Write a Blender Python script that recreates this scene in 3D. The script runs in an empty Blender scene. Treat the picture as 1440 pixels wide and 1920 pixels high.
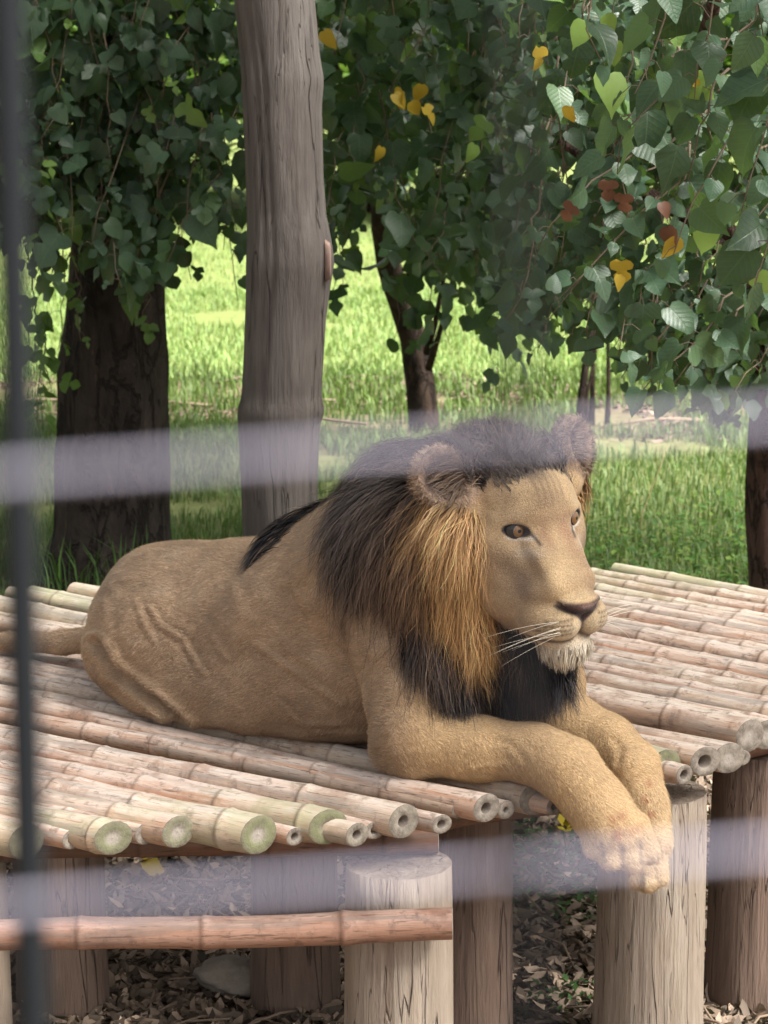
import bpy, bmesh, math, random
import numpy as np
from mathutils import Vector, Matrix, noise as mnoise

random.seed(7)
RNG = np.random.default_rng(11)
SC = bpy.context.scene
COL = SC.collection
R = math.radians

# ------------------------------------------------------------------ camera
F = 4000.0 / 1920.0          # focal length in picture heights
PITCH = math.atan(760 / 4000.0)
CAM = np.array([0.0, 0.0, 2.2])
cam_d = bpy.data.cameras.new('camera')
cam_d.sensor_fit = 'VERTICAL'
cam_d.sensor_height = 24.0
cam_d.lens = 24.0 * F
cam_d.clip_start = 0.02
cam_d.clip_end = 400
cam_d.dof.use_dof = True
cam_d.dof.focus_distance = 4.42
cam_d.dof.aperture_fstop = cam_d.lens / 7.6      # aperture about 7.6 mm across
cam_d.dof.aperture_blades = 0
cam = bpy.data.objects.new('camera', cam_d)
cam.location = CAM
cam.rotation_euler = (math.pi / 2 - PITCH, 0, 0)
COL.objects.link(cam)
SC.camera = cam

# ------------------------------------------------------------------ light
SUN_AZ, SUN_EL = R(120), R(50)      # towards the sun, azimuth from +Y (clockwise to +X)
world = bpy.data.worlds.new('World')
SC.world = world
world.use_nodes = True
wn = world.node_tree
for n in list(wn.nodes):
    wn.nodes.remove(n)
sky = wn.nodes.new('ShaderNodeTexSky')
sky.sky_type = 'NISHITA'
sky.sun_disc = False
sky.sun_elevation = SUN_EL
sky.sun_rotation = SUN_AZ
sky.air_density = 1.0
sky.dust_density = 4.0
sky.ozone_density = 1.0
hs = wn.nodes.new('ShaderNodeHueSaturation')       # thin white cloud over the blue
hs.inputs['Saturation'].default_value = 0.22
bg = wn.nodes.new('ShaderNodeBackground')
bg.inputs['Strength'].default_value = 0.05
wo = wn.nodes.new('ShaderNodeOutputWorld')
wn.links.new(sky.outputs[0], hs.inputs['Color'])
wn.links.new(hs.outputs[0], bg.inputs['Color'])
wn.links.new(bg.outputs[0], wo.inputs['Surface'])
sun_d = bpy.data.lights.new('sun', 'SUN')
sun_d.energy = 3.1
sun_d.angle = R(24)           # bright haze: the sun is a broad patch
sun_d.color = (1.0, 0.965, 0.92)
sun = bpy.data.objects.new('sun', sun_d)
SUN_DIR = Vector((math.sin(SUN_AZ) * math.cos(SUN_EL), math.cos(SUN_AZ) * math.cos(SUN_EL), math.sin(SUN_EL)))
sun.rotation_euler = SUN_DIR.to_track_quat('Z', 'Y').to_euler()
sun.location = (0, 0, 12)
COL.objects.link(sun)
vs = SC.view_settings
vs.view_transform = 'Standard'
vs.look = 'None'
vs.exposure = 2.3
vs.gamma = 1.0
SC.cycles.use_denoising = True
SC.cycles.max_bounces = 6
SC.cycles.transparent_max_bounces = 6
SC.cycles.sample_clamp_indirect = 6

# ------------------------------------------------------------------ measuring helpers
FPX = 4000.0
FW = np.array([0, math.cos(PITCH), -math.sin(PITCH)])
UP = np.array([0, math.sin(PITCH), math.cos(PITCH)])

def ray(px, py):
    return np.array([(px - 720) / FPX, 0, 0]) + UP * ((960 - py) / FPX) + FW

def W(px, py, y):
    "point of the place at distance y that the photograph shows at (px, py)"
    r = ray(px, py)
    return CAM + r * (y / r[1])

def WZ(px, py, z):
    "the same for a point at height z"
    r = ray(px, py)
    return CAM + r * ((z - CAM[2]) / r[2])

def project(P):
    d = P - CAM
    zc = d @ FW
    return 720 + FPX * d[:, 0] / zc, 960 - FPX * (d @ UP) / zc

# ------------------------------------------------------------------ object helpers
def link(name, mesh, mat=None, parent=None):
    o = bpy.data.objects.new(name, mesh)
    COL.objects.link(o)
    if mat is not None and mesh is not None and not mesh.materials:
        mesh.materials.append(mat)
    if parent is not None:
        o.parent = parent
    return o

def empty(name, loc=(0, 0, 0)):
    o = bpy.data.objects.new(name, None)
    o.location = loc
    o.empty_display_size = 0.1
    COL.objects.link(o)
    return o

def tag(o, label=None, cat=None, group=None, kind=None):
    if label: o['label'] = label
    if cat: o['category'] = cat
    if group: o['group'] = group
    if kind: o['kind'] = kind
    return o

def mesh_np(name, V, Fc, cols=None, smooth=True, normals=None):
    "mesh from arrays: V (n,3), Fc (m,3) or (m,4)"
    V = np.asarray(V, dtype=np.float32); Fc = np.asarray(Fc, dtype=np.int32)
    k = Fc.shape[1]
    me = bpy.data.meshes.new(name)
    me.vertices.add(len(V)); me.vertices.foreach_set('co', V.ravel())
    me.loops.add(Fc.size); me.loops.foreach_set('vertex_index', Fc.ravel())
    me.polygons.add(len(Fc))
    me.polygons.foreach_set('loop_start', np.arange(0, Fc.size, k, dtype=np.int32))
    me.polygons.foreach_set('loop_total', np.full(len(Fc), k, dtype=np.int32))
    me.update(calc_edges=True)
    if smooth:
        me.polygons.foreach_set('use_smooth', np.ones(len(Fc), dtype=bool))
    if cols is not None:
        a = me.color_attributes.new('col', 'FLOAT_COLOR', 'POINT')
        c = np.ones((len(V), 4), dtype=np.float32); c[:, :3] = cols
        a.data.foreach_set('color', c.ravel())
    if normals is not None:
        nn = np.asarray(normals, dtype=np.float32)
        me.normals_split_custom_set_from_vertices(nn)
    me.update()
    return me

class MB:
    "collects polygons of one mesh"
    def __init__(s): s.v = []; s.f = []
    def add(s, vs_, fs):
        b = len(s.v); s.v += [tuple(p) for p in vs_]; s.f += [tuple(i + b for i in q) for q in fs]
    def tube(s, pts, rad, n=8, cap=True, wob=0.0):
        pts = [Vector(p) for p in pts]
        b = len(s.v); m = len(pts)
        t0 = (pts[1] - pts[0]).normalized()
        a = Vector((0, 0, 1)) if abs(t0.z) < .9 else Vector((1, 0, 0))
        u = t0.cross(a).normalized()
        for i, p in enumerate(pts):
            t = (pts[min(i + 1, m - 1)] - pts[max(i - 1, 0)]).normalized()
            u = (u - t * u.dot(t)).normalized(); w = t.cross(u)
            r = rad[i] if hasattr(rad, '__len__') else rad
            for k in range(n):
                an = 2 * math.pi * k / n
                rr = r * (1 + wob * (random.random() - .5))
                s.v.append(tuple(p + u * (math.cos(an) * rr) + w * (math.sin(an) * rr)))
        for i in range(m - 1):
            for k in range(n):
                k2 = (k + 1) % n
                s.f.append((b + i * n + k, b + i * n + k2, b + (i + 1) * n + k2, b + (i + 1) * n + k))
        if cap:
            s.f.append(tuple(b + k for k in range(n))[::-1])
            s.f.append(tuple(b + (m - 1) * n + k for k in range(n)))
    def mesh(s, name, smooth=True):
        me = bpy.data.meshes.new(name)
        me.from_pydata(s.v, [], s.f)
        if smooth:
            me.polygons.foreach_set('use_smooth', np.ones(len(me.polygons), dtype=bool))
        me.update()
        return me

# ------------------------------------------------------------------ material helpers
class NT:
    def __init__(s, name):
        s.m = bpy.data.materials.new(name); s.m.use_nodes = True
        s.t = s.m.node_tree
        s.b = s.t.nodes['Principled BSDF']
        s.out = s.t.nodes['Material Output']
    def n(s, typ, **kw):
        nd = s.t.nodes.new('ShaderNode' + typ)
        for k, v in kw.items():
            setattr(nd, k, v)
        return nd
    def l(s, a, b): s.t.links.new(a, b)
    def coord(s, which='Object', scale=(1, 1, 1)):
        tc = s.n('TexCoord'); mp = s.n('Mapping')
        mp.inputs['Scale'].default_value = scale
        s.l(tc.outputs[which], mp.inputs['Vector'])
        return mp.outputs[0]
    def noise(s, vec, scale, detail=4, rough=.6, dist=0.0, out=0):
        nd = s.n('TexNoise'); nd.inputs['Scale'].default_value = scale
        nd.inputs['Detail'].default_value = detail; nd.inputs['Roughness'].default_value = rough
        nd.inputs['Distortion'].default_value = dist
        if vec is not None: s.l(vec, nd.inputs['Vector'])
        return nd.outputs[out]
    def ramp(s, fac, stops, interp='LINEAR'):
        nd = s.n('ValToRGB'); nd.color_ramp.interpolation = interp
        el = nd.color_ramp.elements
        while len(el) < len(stops): el.new(.5)
        for e, (p, c) in zip(el, stops):
            e.position = p
            e.color = (c, c, c, 1) if not hasattr(c, '__len__') else (*c, 1)
        s.l(fac, nd.inputs[0])
        return nd.outputs[0]
    def mix(s, fac, a, b, blend='MIX'):
        nd = s.n('Mix', data_type='RGBA', blend_type=blend)
        for sock, v in ((nd.inputs[0], fac), (nd.inputs[6], a), (nd.inputs[7], b)):
            if hasattr(v, 'default_value') or hasattr(v, 'links'): s.l(v, sock)
            else: sock.default_value = (*v, 1) if hasattr(v, '__len__') else v
        return nd.outputs[2]
    def math(s, op, a, b=0.0):
        nd = s.n('Math', operation=op)
        for sock, v in ((nd.inputs[0], a), (nd.inputs[1], b)):
            if hasattr(v, 'links'): s.l(v, sock)
            else: sock.default_value = v
        return nd.outputs[0]
    def bump(s, h, strength=.3, dist=.01, normal=None):
        nd = s.n('Bump'); nd.inputs['Strength'].default_value = strength; nd.inputs['Distance'].default_value = dist
        s.l(h, nd.inputs['Height'])
        if normal is not None: s.l(normal, nd.inputs['Normal'])
        s.l(nd.outputs[0], s.b.inputs['Normal'])
        return nd.outputs[0]
    def base(s, c):
        if hasattr(c, '__len__') and not hasattr(c, 'links'): s.b.inputs['Base Color'].default_value = (*c, 1)
        else: s.l(c, s.b.inputs['Base Color'])
    def rough(s, v, spec=None):
        if hasattr(v, 'links'): s.l(v, s.b.inputs['Roughness'])
        else: s.b.inputs['Roughness'].default_value = v
        if spec is not None: s.b.inputs['Specular IOR Level'].default_value = spec

# ================================================================== bamboo platform
def mat_bamboo(name, dark=False):
    t = NT(name)
    v = t.coord('Object', (1, 1, 1))
    oi = t.n('ObjectInfo')
    rnd = oi.outputs['Random']
    # offset the grain from pole to pole
    add = t.n('VectorMath', operation='ADD'); t.l(v, add.inputs[0])
    cx = t.n('CombineXYZ'); t.l(t.math('MULTIPLY', rnd, 37.0), cx.inputs[0]); t.l(t.math('MULTIPLY', rnd, 11.0), cx.inputs[1])
    t.l(cx.outputs[0], add.inputs[1])
    v = add.outputs[0]
    st = t.n('VectorMath', operation='MULTIPLY'); t.l(v, st.inputs[0]); st.inputs[1].default_value = (1, 14, 14)
    streak = t.noise(st.outputs[0], 5.5, 6, .65)
    fine = t.noise(st.outputs[0], 34, 4, .6)
    blot = t.noise(v, 9, 5, .65)
    blot2 = t.noise(v, 30, 5, .7)
    hue = t.ramp(rnd, [(0, (.40, .20, .115)), (.22, (.46, .265, .17)), (.42, (.47, .32, .225)), (.62, (.35, .175, .105)), (.8, (.44, .33, .23)), (1, (.41, .25, .15))])
    c = t.mix(t.ramp(streak, [(.34, 0), (.66, .55)]), hue, (.56, .46, .37))
    # upper sides paler, in uneven streaks
    ge = t.n('TexCoord'); sn = t.n('SeparateXYZ'); t.l(ge.outputs['Normal'], sn.inputs[0])
    top = t.math('ADD', sn.outputs[2], t.math('MULTIPLY', t.math('SUBTRACT', streak, .5), 1.3))
    c = t.mix(t.ramp(top, [(.55, 0), (1.1, .7)]), c, (.62, .54, .475))
    c = t.mix(t.ramp(blot, [(.52, 0), (.64, .6)]), c, (.25, .135, .085))
    c = t.mix(t.ramp(blot2, [(.55, 0), (.66, .7)]), c, (.17, .12, .09))
    gs = t.noise(st.outputs[0], 2.2, 5, .7)
    c = t.mix(t.ramp(gs, [(.50, 0), (.62, .7)]), c, (.27, .235, .205))
    c = t.mix(t.ramp(t.noise(st.outputs[0], 16, 3, .5), [(.62, 0), (.66, .75)]), c, (.13, .085, .06))
    at = t.n('Attribute', attribute_name='col')
    c = t.mix(t.ramp(fine, [(.53, 0), (.70, .6)]), c, (.22, .15, .11))
    # r: mildew (green), g: node scar, b: freshly rubbed pale
    sp = t.n('SeparateColor'); t.l(at.outputs['Color'], sp.inputs[0])
    gm = t.math('MULTIPLY', sp.outputs[0], t.ramp(blot, [(.36, 0.1), (.6, 1)]))
    c = t.mix(gm, c, (.36, .38, .22))
    c = t.mix(t.math('MULTIPLY', sp.outputs[1], t.ramp(blot, [(.3, .25), (.6, .8)])), c, (.17, .11, .075))
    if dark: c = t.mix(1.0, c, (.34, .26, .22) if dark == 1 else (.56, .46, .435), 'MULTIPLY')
    t.base(c)
    t.rough(t.ramp(streak, [(.3, .42), (.7, .68)]), .35)
    h = t.math('ADD', t.math('MULTIPLY', streak, .6), t.math('MULTIPLY', fine, .5))
    t.bump(h, .35, .004)
    return t.m

def mat_cut(name):
    t = NT(name)
    v = t.coord('Object')
    at = t.n('Attribute', attribute_name='col')
    n1 = t.noise(v, 45, 5, .7); n2 = t.noise(v, 190, 3, .7)
    sp = t.n('SeparateColor'); t.l(at.outputs['Color'], sp.inputs[0])
    c = t.mix(t.ramp(n1, [(.35, 0), (.65, 1)]), (.13, .11, .09), (.30, .26, .215))
    c = t.mix(t.math('MULTIPLY', sp.outputs[0], t.ramp(n1, [(.3, .35), (.62, 1)])), c, (.135, .17, .05))
    c = t.mix(sp.outputs[2], c, (.40, .36, .31))
    c = t.mix(sp.outputs[1], c, (.10, .075, .06))
    t.base(c); t.rough(.85, .2)
    t.bump(t.math('ADD', n1, t.math('MULTIPLY', n2, .6)), .6, .004)
    return t.m

M_BAMBOO = mat_bamboo('weathered_bamboo')
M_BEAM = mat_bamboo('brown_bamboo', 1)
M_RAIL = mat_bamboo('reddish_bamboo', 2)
M_CUT = mat_cut('bamboo_cut')

def bamboo_mesh(L, r_far, r_near, nodes, green_near=0.0, green_far=0.0, slant=0.0, bend=0.0, n=16, far_scale=1.0):
    "pole along +X from 0 to L; near end cut at a slant"
    xs = set([0.0, L])
    for q in nodes:
        for dx in (-.028, -.013, -.006, -.002, .002, .006, .012, .026): xs.add(q + dx)
    k = 0.0
    while k < L:
        xs.add(k); k += .06
    xs = sorted(x for x in xs if 0 <= x <= L)
    ph, ph2 = random.uniform(0, 6), random.uniform(0, 6)
    V, C = [], []
    nd = np.array(nodes)
    for x in xs:
        f = x / L
        r = r_far + (r_near - r_far) * f
        dn = x - nd
        j = int(np.argmin(np.abs(dn))); q = dn[j]
        ridge = .05 * math.exp(-(q / .011) ** 2) + .03 * math.exp(-(max(0, q) / .024) ** 2 if q > 0 else -(q / .02) ** 2)
        groove = -.05 * math.exp(-((q + .007) / .0028) ** 2)
        inter = -.025 * math.cos(math.pi * min(1, abs(q) / .09))
        rr = r * (1 + ridge + groove - inter * .5)
        oy = bend * math.sin(math.pi * f) + .003 * math.sin(9 * f + ph)
        oz = .0035 * math.sin(7 * f + ph2)
        scar = math.exp(-((q + .007) / .0045) ** 2)
        gr = green_near * max(0, 1 - (L - x) / .35) + green_far * max(0, 1 - x / .9)
        for i in range(n):
            a = 2 * math.pi * i / n
            xx = x + (slant * math.cos(a) * rr if x > L - .05 else 0) * max(0, (x - (L - .05)) / .05)
            V.append((xx, oy + math.cos(a) * rr, oz + math.sin(a) * rr * .97))
            C.append((gr, scar, 0))
    m = len(xs)
    Fq = [(i * n + k, (i + 1) * n + k, (i + 1) * n + (k + 1) % n, i * n + (k + 1) % n) for i in range(m - 1) for k in range(n)]
    Fq = [q[::-1] for q in Fq]
    me = mesh_np('pole', np.array(V), np.array(Fq), np.array(C))
    rim = [V[(m - 1) * n + k] for k in range(n)]
    rim0 = [V[k] for k in range(n)]
    return me, rim, rim0

def cut_mesh(rim, hole, green, sign=1):
    "cut face over a rim of points, with the hollow of the stalk"
    rim = np.array(rim); c = rim.mean(0); n = len(rim)
    rings, cols = [], []
    def ring(s, dx, col): rings.append(c + (rim - c) * s + np.array([dx * sign, 0, 0])); cols.append([col] * n)
    green = green * .9
    ring(1.0, .0, (green * .5, .45, 0)); ring(.95, .0015, (green * .7, .15, 0))
    g2 = green
    if hole > 0:
        ring((1 + hole) / 2, .001, (g2, 0, 0)); ring(hole * 1.12, .0, (g2 * .5, 0, .12)); ring(hole, -.003, (0, .5, .1))
        ring(hole * .93, -.03, (0, 1, 0)); ring(.02, -.034, (0, 1, 0))
    else:
        ring(.6, .001, (g2, 0, 0)); ring(.36, -.0005, (g2 * .6, 0, .25)); ring(.2, -.003, (0, .12, .7)); ring(.02, -.001, (0, .1, .8))
    V = np.vstack(rings); C = np.array([x for q in cols for x in q])
    Fq = []
    for i in range(len(rings) - 1):
        for k in range(n):
            q = (i * n + k, i * n + (k + 1) % n, (i + 1) * n + (k + 1) % n, (i + 1) * n + k)
            Fq.append(q if sign > 0 else q[::-1])
    return mesh_np('cut_end', V, np.array(Fq), C, smooth=False)

platform = empty('bamboo_platform', (0.0, 4.9, 0.0))
tag(platform, 'low platform of weathered bamboo poles on thick log legs, under the lion', 'platform')
PO = Vector((0.0, 4.9, 0.0))
BED = 0.722                                         # height of the bed that the poles rest on

def place_pole(name, far, near, r_far, r_near, zc=None, green=0.0, hole=.4, green_far=0.0, slant=.35, mat=None, spacing=None, far_cut=False, bend=None):
    far, near = Vector(far), Vector(near)
    d = near - far; L = d.length
    sp = spacing or random.uniform(.17, .30)
    x = random.uniform(.05, sp); nodes = []
    while x < L - .03:
        nodes.append(x); x += sp * random.uniform(.85, 1.12)
    me, rim, rim0 = bamboo_mesh(L, r_far, r_near, nodes, green, green_far, slant, random.uniform(-.012, .012) if bend is None else bend)
    o = link(name, me, mat or M_BAMBOO, platform)
    X = d.normalized(); Zc = Vector((0, 0, 1)); Yc = Zc.cross(X).normalized(); Zc = X.cross(Yc)
    mw = Matrix((X, Yc, Zc)).transposed().to_4x4(); mw.translation = far - PO
    roll = Matrix.Rotation(0, 4, 'X')
    o.matrix_local = mw @ roll
    ce = link('cut_end', cut_mesh(rim, hole, green), M_CUT, o)
    if far_cut:
        link('cut_end', cut_mesh(rim0, .45, green_far, -1), M_CUT, o)
    return o

# near ends as measured: picture x, y of the end, half height in px, hollow (share of radius), mildew
NEAR = [(-330, 1560, 26, .4, 0), (-262, 1572, 36, 0, .3), (-190, 1565, 22, .4, 0), (-120, 1566, 36, 0, .4), (-60, 1572, 22, .4, 0), (-15, 1574, 34, .35, .1),
        (50, 1575, 38, 0, .5), (137, 1571, 22, .38, 0), (213, 1568, 36, 0, .85), (272, 1566, 24, .36, 0), (334, 1562, 35, 0, .6), (405, 1565, 20, .38, 0),
        (483, 1563, 42, 0, 1.0), (552, 1567, 20, .4, 0), (614, 1550, 38, .27, 1.0), (668, 1564, 26, .36, .15), (704, 1554, 20, .4, 0), (757, 1543, 37, .33, .1),
        (827, 1547, 21, .42, 0), (866, 1517, 22, .42, 0), (912, 1518, 31, .36, 0), (949, 1516, 20, .3, 0), (974, 1497, 22, .5, 0), (1008, 1495, 36, 0, .1),
        (1040, 1512, 20, .4, 0), (1075, 1490, 28, .4, 0), (1112, 1488, 24, .4, 0), (1150, 1475, 32, 0, .3), (1186, 1470, 22, .4, 0), (1216, 1458, 26, .4, 0),
        (1248, 1437, 36, 0, 1.0), (1284, 1454, 21, .45, 0), (1321, 1431, 32, .42, 0), (1347, 1428, 20, .45, 0), (1366, 1419, 33, 0, .05), (1391, 1419, 17, .4, 0),
        (1407, 1381, 35, 0, 0), (1438, 1376, 32, 0, .1), (1472, 1372, 24, .4, 0), (1506, 1356, 33, 0, 0), (1545, 1350, 24, .4, 0), (1580, 1338, 32, .3, .2),
        (1618, 1330, 26, .4, .2), (1655, 1318, 32, 0, .3), (1690, 1312, 24, .4, .2), (1725, 1300, 32, .3, .4), (1762, 1293, 26, .4, .4), (1800, 1282, 33, 0, .5),
        (1836, 1276, 26, .4, .4), (1872, 1264, 33, .3, .5), (1910, 1258, 26, .4, .5), (1946, 1247, 33, 0, .5), (1985, 1240, 28, .4, .5), (2020, 1228, 34, .3, .5)]
FA, FB = WZ(-40, 1112, .765), WZ(1290, 1050, .765)
POLES = []
for i, (px, py, rp, hole, g) in enumerate(NEAR):
    rn = rp / FPX * WZ(px, py, .76)[1] * .98
    zc = BED + .037 + (rn - .036) * .7
    n3 = WZ(px, py, zc)
    q = WZ(px - 600, py - (.195 if px < 500 else .203) * 600, zc) - n3      # the poles fan a little
    d = q / np.linalg.norm(q)
    fan = (i - 20) * .0012
    d = np.array([d[0] * math.cos(fan) - d[1] * math.sin(fan), d[0] * math.sin(fan) + d[1] * math.cos(fan), 0])
    A = np.array([[d[0], -(FB - FA)[0]], [d[1], -(FB - FA)[1]]])
    s = np.linalg.solve(A, (FA - n3)[:2])[0]
    s = min(s + random.uniform(-.06, .06), 3.3)
    rf = max(.024, min(.04, .060 - rn + random.uniform(-.004, .004)))
    f3 = n3 + d * s
    POLES.append([n3, f3, rn, rf, hole, g, d])
# neighbours touch but do not run into each other
for _ in range(3):
    for e in (1,):
        for i in range(len(POLES) - 1):
            A_, B_ = POLES[i], POLES[i + 1]
            pr = np.array([-A_[6][1], A_[6][0], 0]); dv = B_[e] - A_[e]
            gap = math.hypot(dv @ pr, dv[2]); tot = A_[2 + e] + B_[2 + e]
            lim = gap * (2.5, 1.35)[e]
            if tot > lim:
                k = lim / tot; A_[2 + e] *= k ** .6; B_[2 + e] *= k ** .6
for (n3, f3, rn, rf, hole, g, d) in POLES:
    f3[2] = BED + .037 + (rf - .036) * .6
    gf = min(1, max(0, (n3[0] - .4) / .6)) * random.uniform(.45, 1.0)
    place_pole('pole', f3, n3, rf, rn, green=g * .8, hole=hole, green_far=gf, slant=random.uniform(.35, .6), far_cut=True)

# beams under the poles and the low rail, all bamboo
def beam(a, b, r, hole=.4, mat=None, spacing=.26):
    return place_pole('beam', a, b, r * .95, r, hole=hole, mat=mat or M_BEAM, slant=.05, spacing=spacing, far_cut=True, bend=.004)
b0, b1 = W(-420, 1612, 4.22), W(820, 1590, 4.3)
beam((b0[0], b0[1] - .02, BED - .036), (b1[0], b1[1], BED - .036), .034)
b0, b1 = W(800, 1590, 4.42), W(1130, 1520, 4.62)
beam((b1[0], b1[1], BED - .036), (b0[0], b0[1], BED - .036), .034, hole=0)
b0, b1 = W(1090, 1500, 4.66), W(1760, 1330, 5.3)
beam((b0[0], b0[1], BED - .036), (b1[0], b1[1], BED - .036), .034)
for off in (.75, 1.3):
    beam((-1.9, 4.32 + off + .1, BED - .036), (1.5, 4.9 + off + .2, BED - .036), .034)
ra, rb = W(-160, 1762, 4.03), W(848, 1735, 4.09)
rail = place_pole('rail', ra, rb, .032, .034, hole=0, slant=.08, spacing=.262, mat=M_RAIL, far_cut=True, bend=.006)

# log legs
def mat_wood(name, c_dark, c_mid, c_light, scale=1.0, black=.3):
    t = NT(name)
    v = t.coord('Object', (1, 1, .07))
    n1 = t.noise(v, 22 * scale, 7, .7, .6)
    n2 = t.noise(v, 75 * scale, 5, .65)
    v2 = t.coord('Object', (1, 1, .35))
    n3 = t.noise(v2, 7 * scale, 4, .6)
    v3 = t.coord('Object', (1, 1, .045))
    nc = t.noise(v3, 13 * scale, 3, .5, .3)
    cr = t.ramp(t.math('ABSOLUTE', t.math('SUBTRACT', nc, .5)), [(0, .9), (.007, 0)])
    nc2 = t.noise(v3, 31 * scale, 3, .5, .3)
    cr2 = t.ramp(t.math('ABSOLUTE', t.math('SUBTRACT', nc2, .46)), [(0, .6), (.007, 0)])
    cr = t.math('MAXIMUM', t.math('MULTIPLY', cr, t.ramp(n3, [(.40, 0), (.5, 1)])), t.math('MULTIPLY', cr2, t.ramp(n3, [(.5, 1), (.6, 0)])))
    c = t.mix(t.ramp(n1, [(.3, 0), (.7, 1)]), c_dark, c_light)
    c = t.mix(t.ramp(n3, [(.35, .1), (.65, .8)]), c, c_mid)
    c = t.mix(t.math('MULTIPLY', t.ramp(n3, [(.55, 0), (.7, 1)]), black), c, (.05, .042, .038))
    c = t.mix(t.ramp(n2, [(.58, 0), (.75, .5)]), c, (.07, .05, .04))
    c = t.mix(t.math('MULTIPLY', cr, .5), c, (.05, .035, .028))
    t.base(c); t.rough(.85, .2)
    h = t.math('SUBTRACT', t.math('ADD', n1, t.math('MULTIPLY', n2, .6)), t.math('MULTIPLY', cr, 1.0))
    t.bump(h, 1.0, .012)
    return t.m

M_LOG = mat_wood('log_wood', (.16, .11, .08), (.32, .255, .19), (.41, .355, .295), 1.0, .2)
M_LOGD = mat_wood('shaded_log_wood', (.10, .065, .05), (.20, .135, .10), (.26, .19, .15), 1.0, .3)  # logs farther under the poles: their shade is put into the colour

def log_mesh(prof, seg=28, seed=0, groove=.05, zstep=.05, top_tilt=0.0, slit=True):
    "log from a profile [(z, cx, cy, rx, ry)]; flutes and cracks pushed in"
    z = [p[0] for p in prof]
    P = np.array(prof)
    zz = np.arange(z[0], z[-1] + 1e-6, zstep)
    if zz[-1] < z[-1] - 1e-4: zz = np.append(zz, z[-1])
    cols = [np.interp(zz, P[:, 0], P[:, k]) for k in range(1, 5)]
    V = []
    slits = [(random.uniform(0, 6.28), random.uniform(.02, .05), random.uniform(.3, 1)) for _ in range(5)]
    for i, h in enumerate(zz):
        for k in range(seg):
            a = 2 * math.pi * k / seg
            q = mnoise.noise(Vector((math.cos(a) * 2.2 + seed, math.sin(a) * 2.2, h * .9)))
            q2 = mnoise.noise(Vector((math.cos(a) * 6 + seed * 3, math.sin(a) * 6, h * 1.5)))
            s = 1 + groove * q + groove * .5 * q2
            if slit:
                for (sa, w, dp) in slits:
                    da = abs((a - sa - .25 * math.sin(h * 2 + seed) + math.pi) % (2 * math.pi) - math.pi)
                    s -= .07 * dp * math.exp(-(da / .07) ** 2) * (0.5 + .5 * math.sin(h * 3.1 + sa * 5))
            V.append((cols[0][i] + cols[2][i] * s * math.cos(a), cols[1][i] + cols[3][i] * s * math.sin(a),
                      h + (top_tilt * math.cos(a + 1) if i == len(zz) - 1 else 0)))
    m = len(zz)
    Fq = [(i * seg + k, i * seg + (k + 1) % seg, (i + 1) * seg + (k + 1) % seg, (i + 1) * seg + k) for i in range(m - 1) for k in range(seg)]
    me = bpy.data.meshes.new('log')
    b = len(V)
    V.append((cols[0][-1], cols[1][-1], zz[-1] - .004)); V.append((cols[0][0], cols[1][0], zz[0]))
    Fq += [((m - 1) * seg + k, (m - 1) * seg + (k + 1) % seg, b) for k in range(seg)]
    Fq += [((k + 1) % seg, k, b + 1) for k in range(seg)]
    me.from_pydata(V, [], Fq)
    sm = np.ones(len(Fq), dtype=bool); sm[-2 * seg:] = False
    me.polygons.foreach_set('use_smooth', sm)
    me.update()
    return me

def leg(xl, xr, y, mat, top=None, flare=1.08, lean=0.0, seg=40):
    c = W((xl + xr) / 2, 1650, y); r = (xr - xl) / 2 * y / FPX / math.cos(PITCH + .17) * .985
    top = BED - .073 if top is None else top
    me = log_mesh([(-.05, -lean, 0, r * flare, r * flare), (.15, -lean * .7, 0, r * 1.03, r * 1.03), (top * .8, 0, 0, r, r), (top, 0, 0, r * .97, r * .97)], seg=seg, seed=random.uniform(0, 50), groove=.035, top_tilt=.004)
    o = link('leg', me, mat, platform)
    o.location = Vector((c[0], y, 0)) - PO
    return o
leg(645, 850, 4.24, M_LOG, flare=1.06, seg=64)
leg(1120, 1322, 4.72, M_LOG, seg=64)
leg(1330, 1500, 5.05, M_LOGD)
leg(812, 962, 4.78, M_LOGD)
leg(472, 632, 5.05, M_LOGD)
leg(30, 195, 5.02, M_LOGD)
leg(-150, 12, 4.28, M_LOG)
leg(-420, -260, 5.4, M_LOGD)
leg(1640, 1800, 5.5, M_LOGD)
leg(300, 420, 6.2, M_LOGD); leg(1000, 1120, 6.5, M_LOGD); leg(-300, -180, 6.1, M_LOGD)

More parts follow.
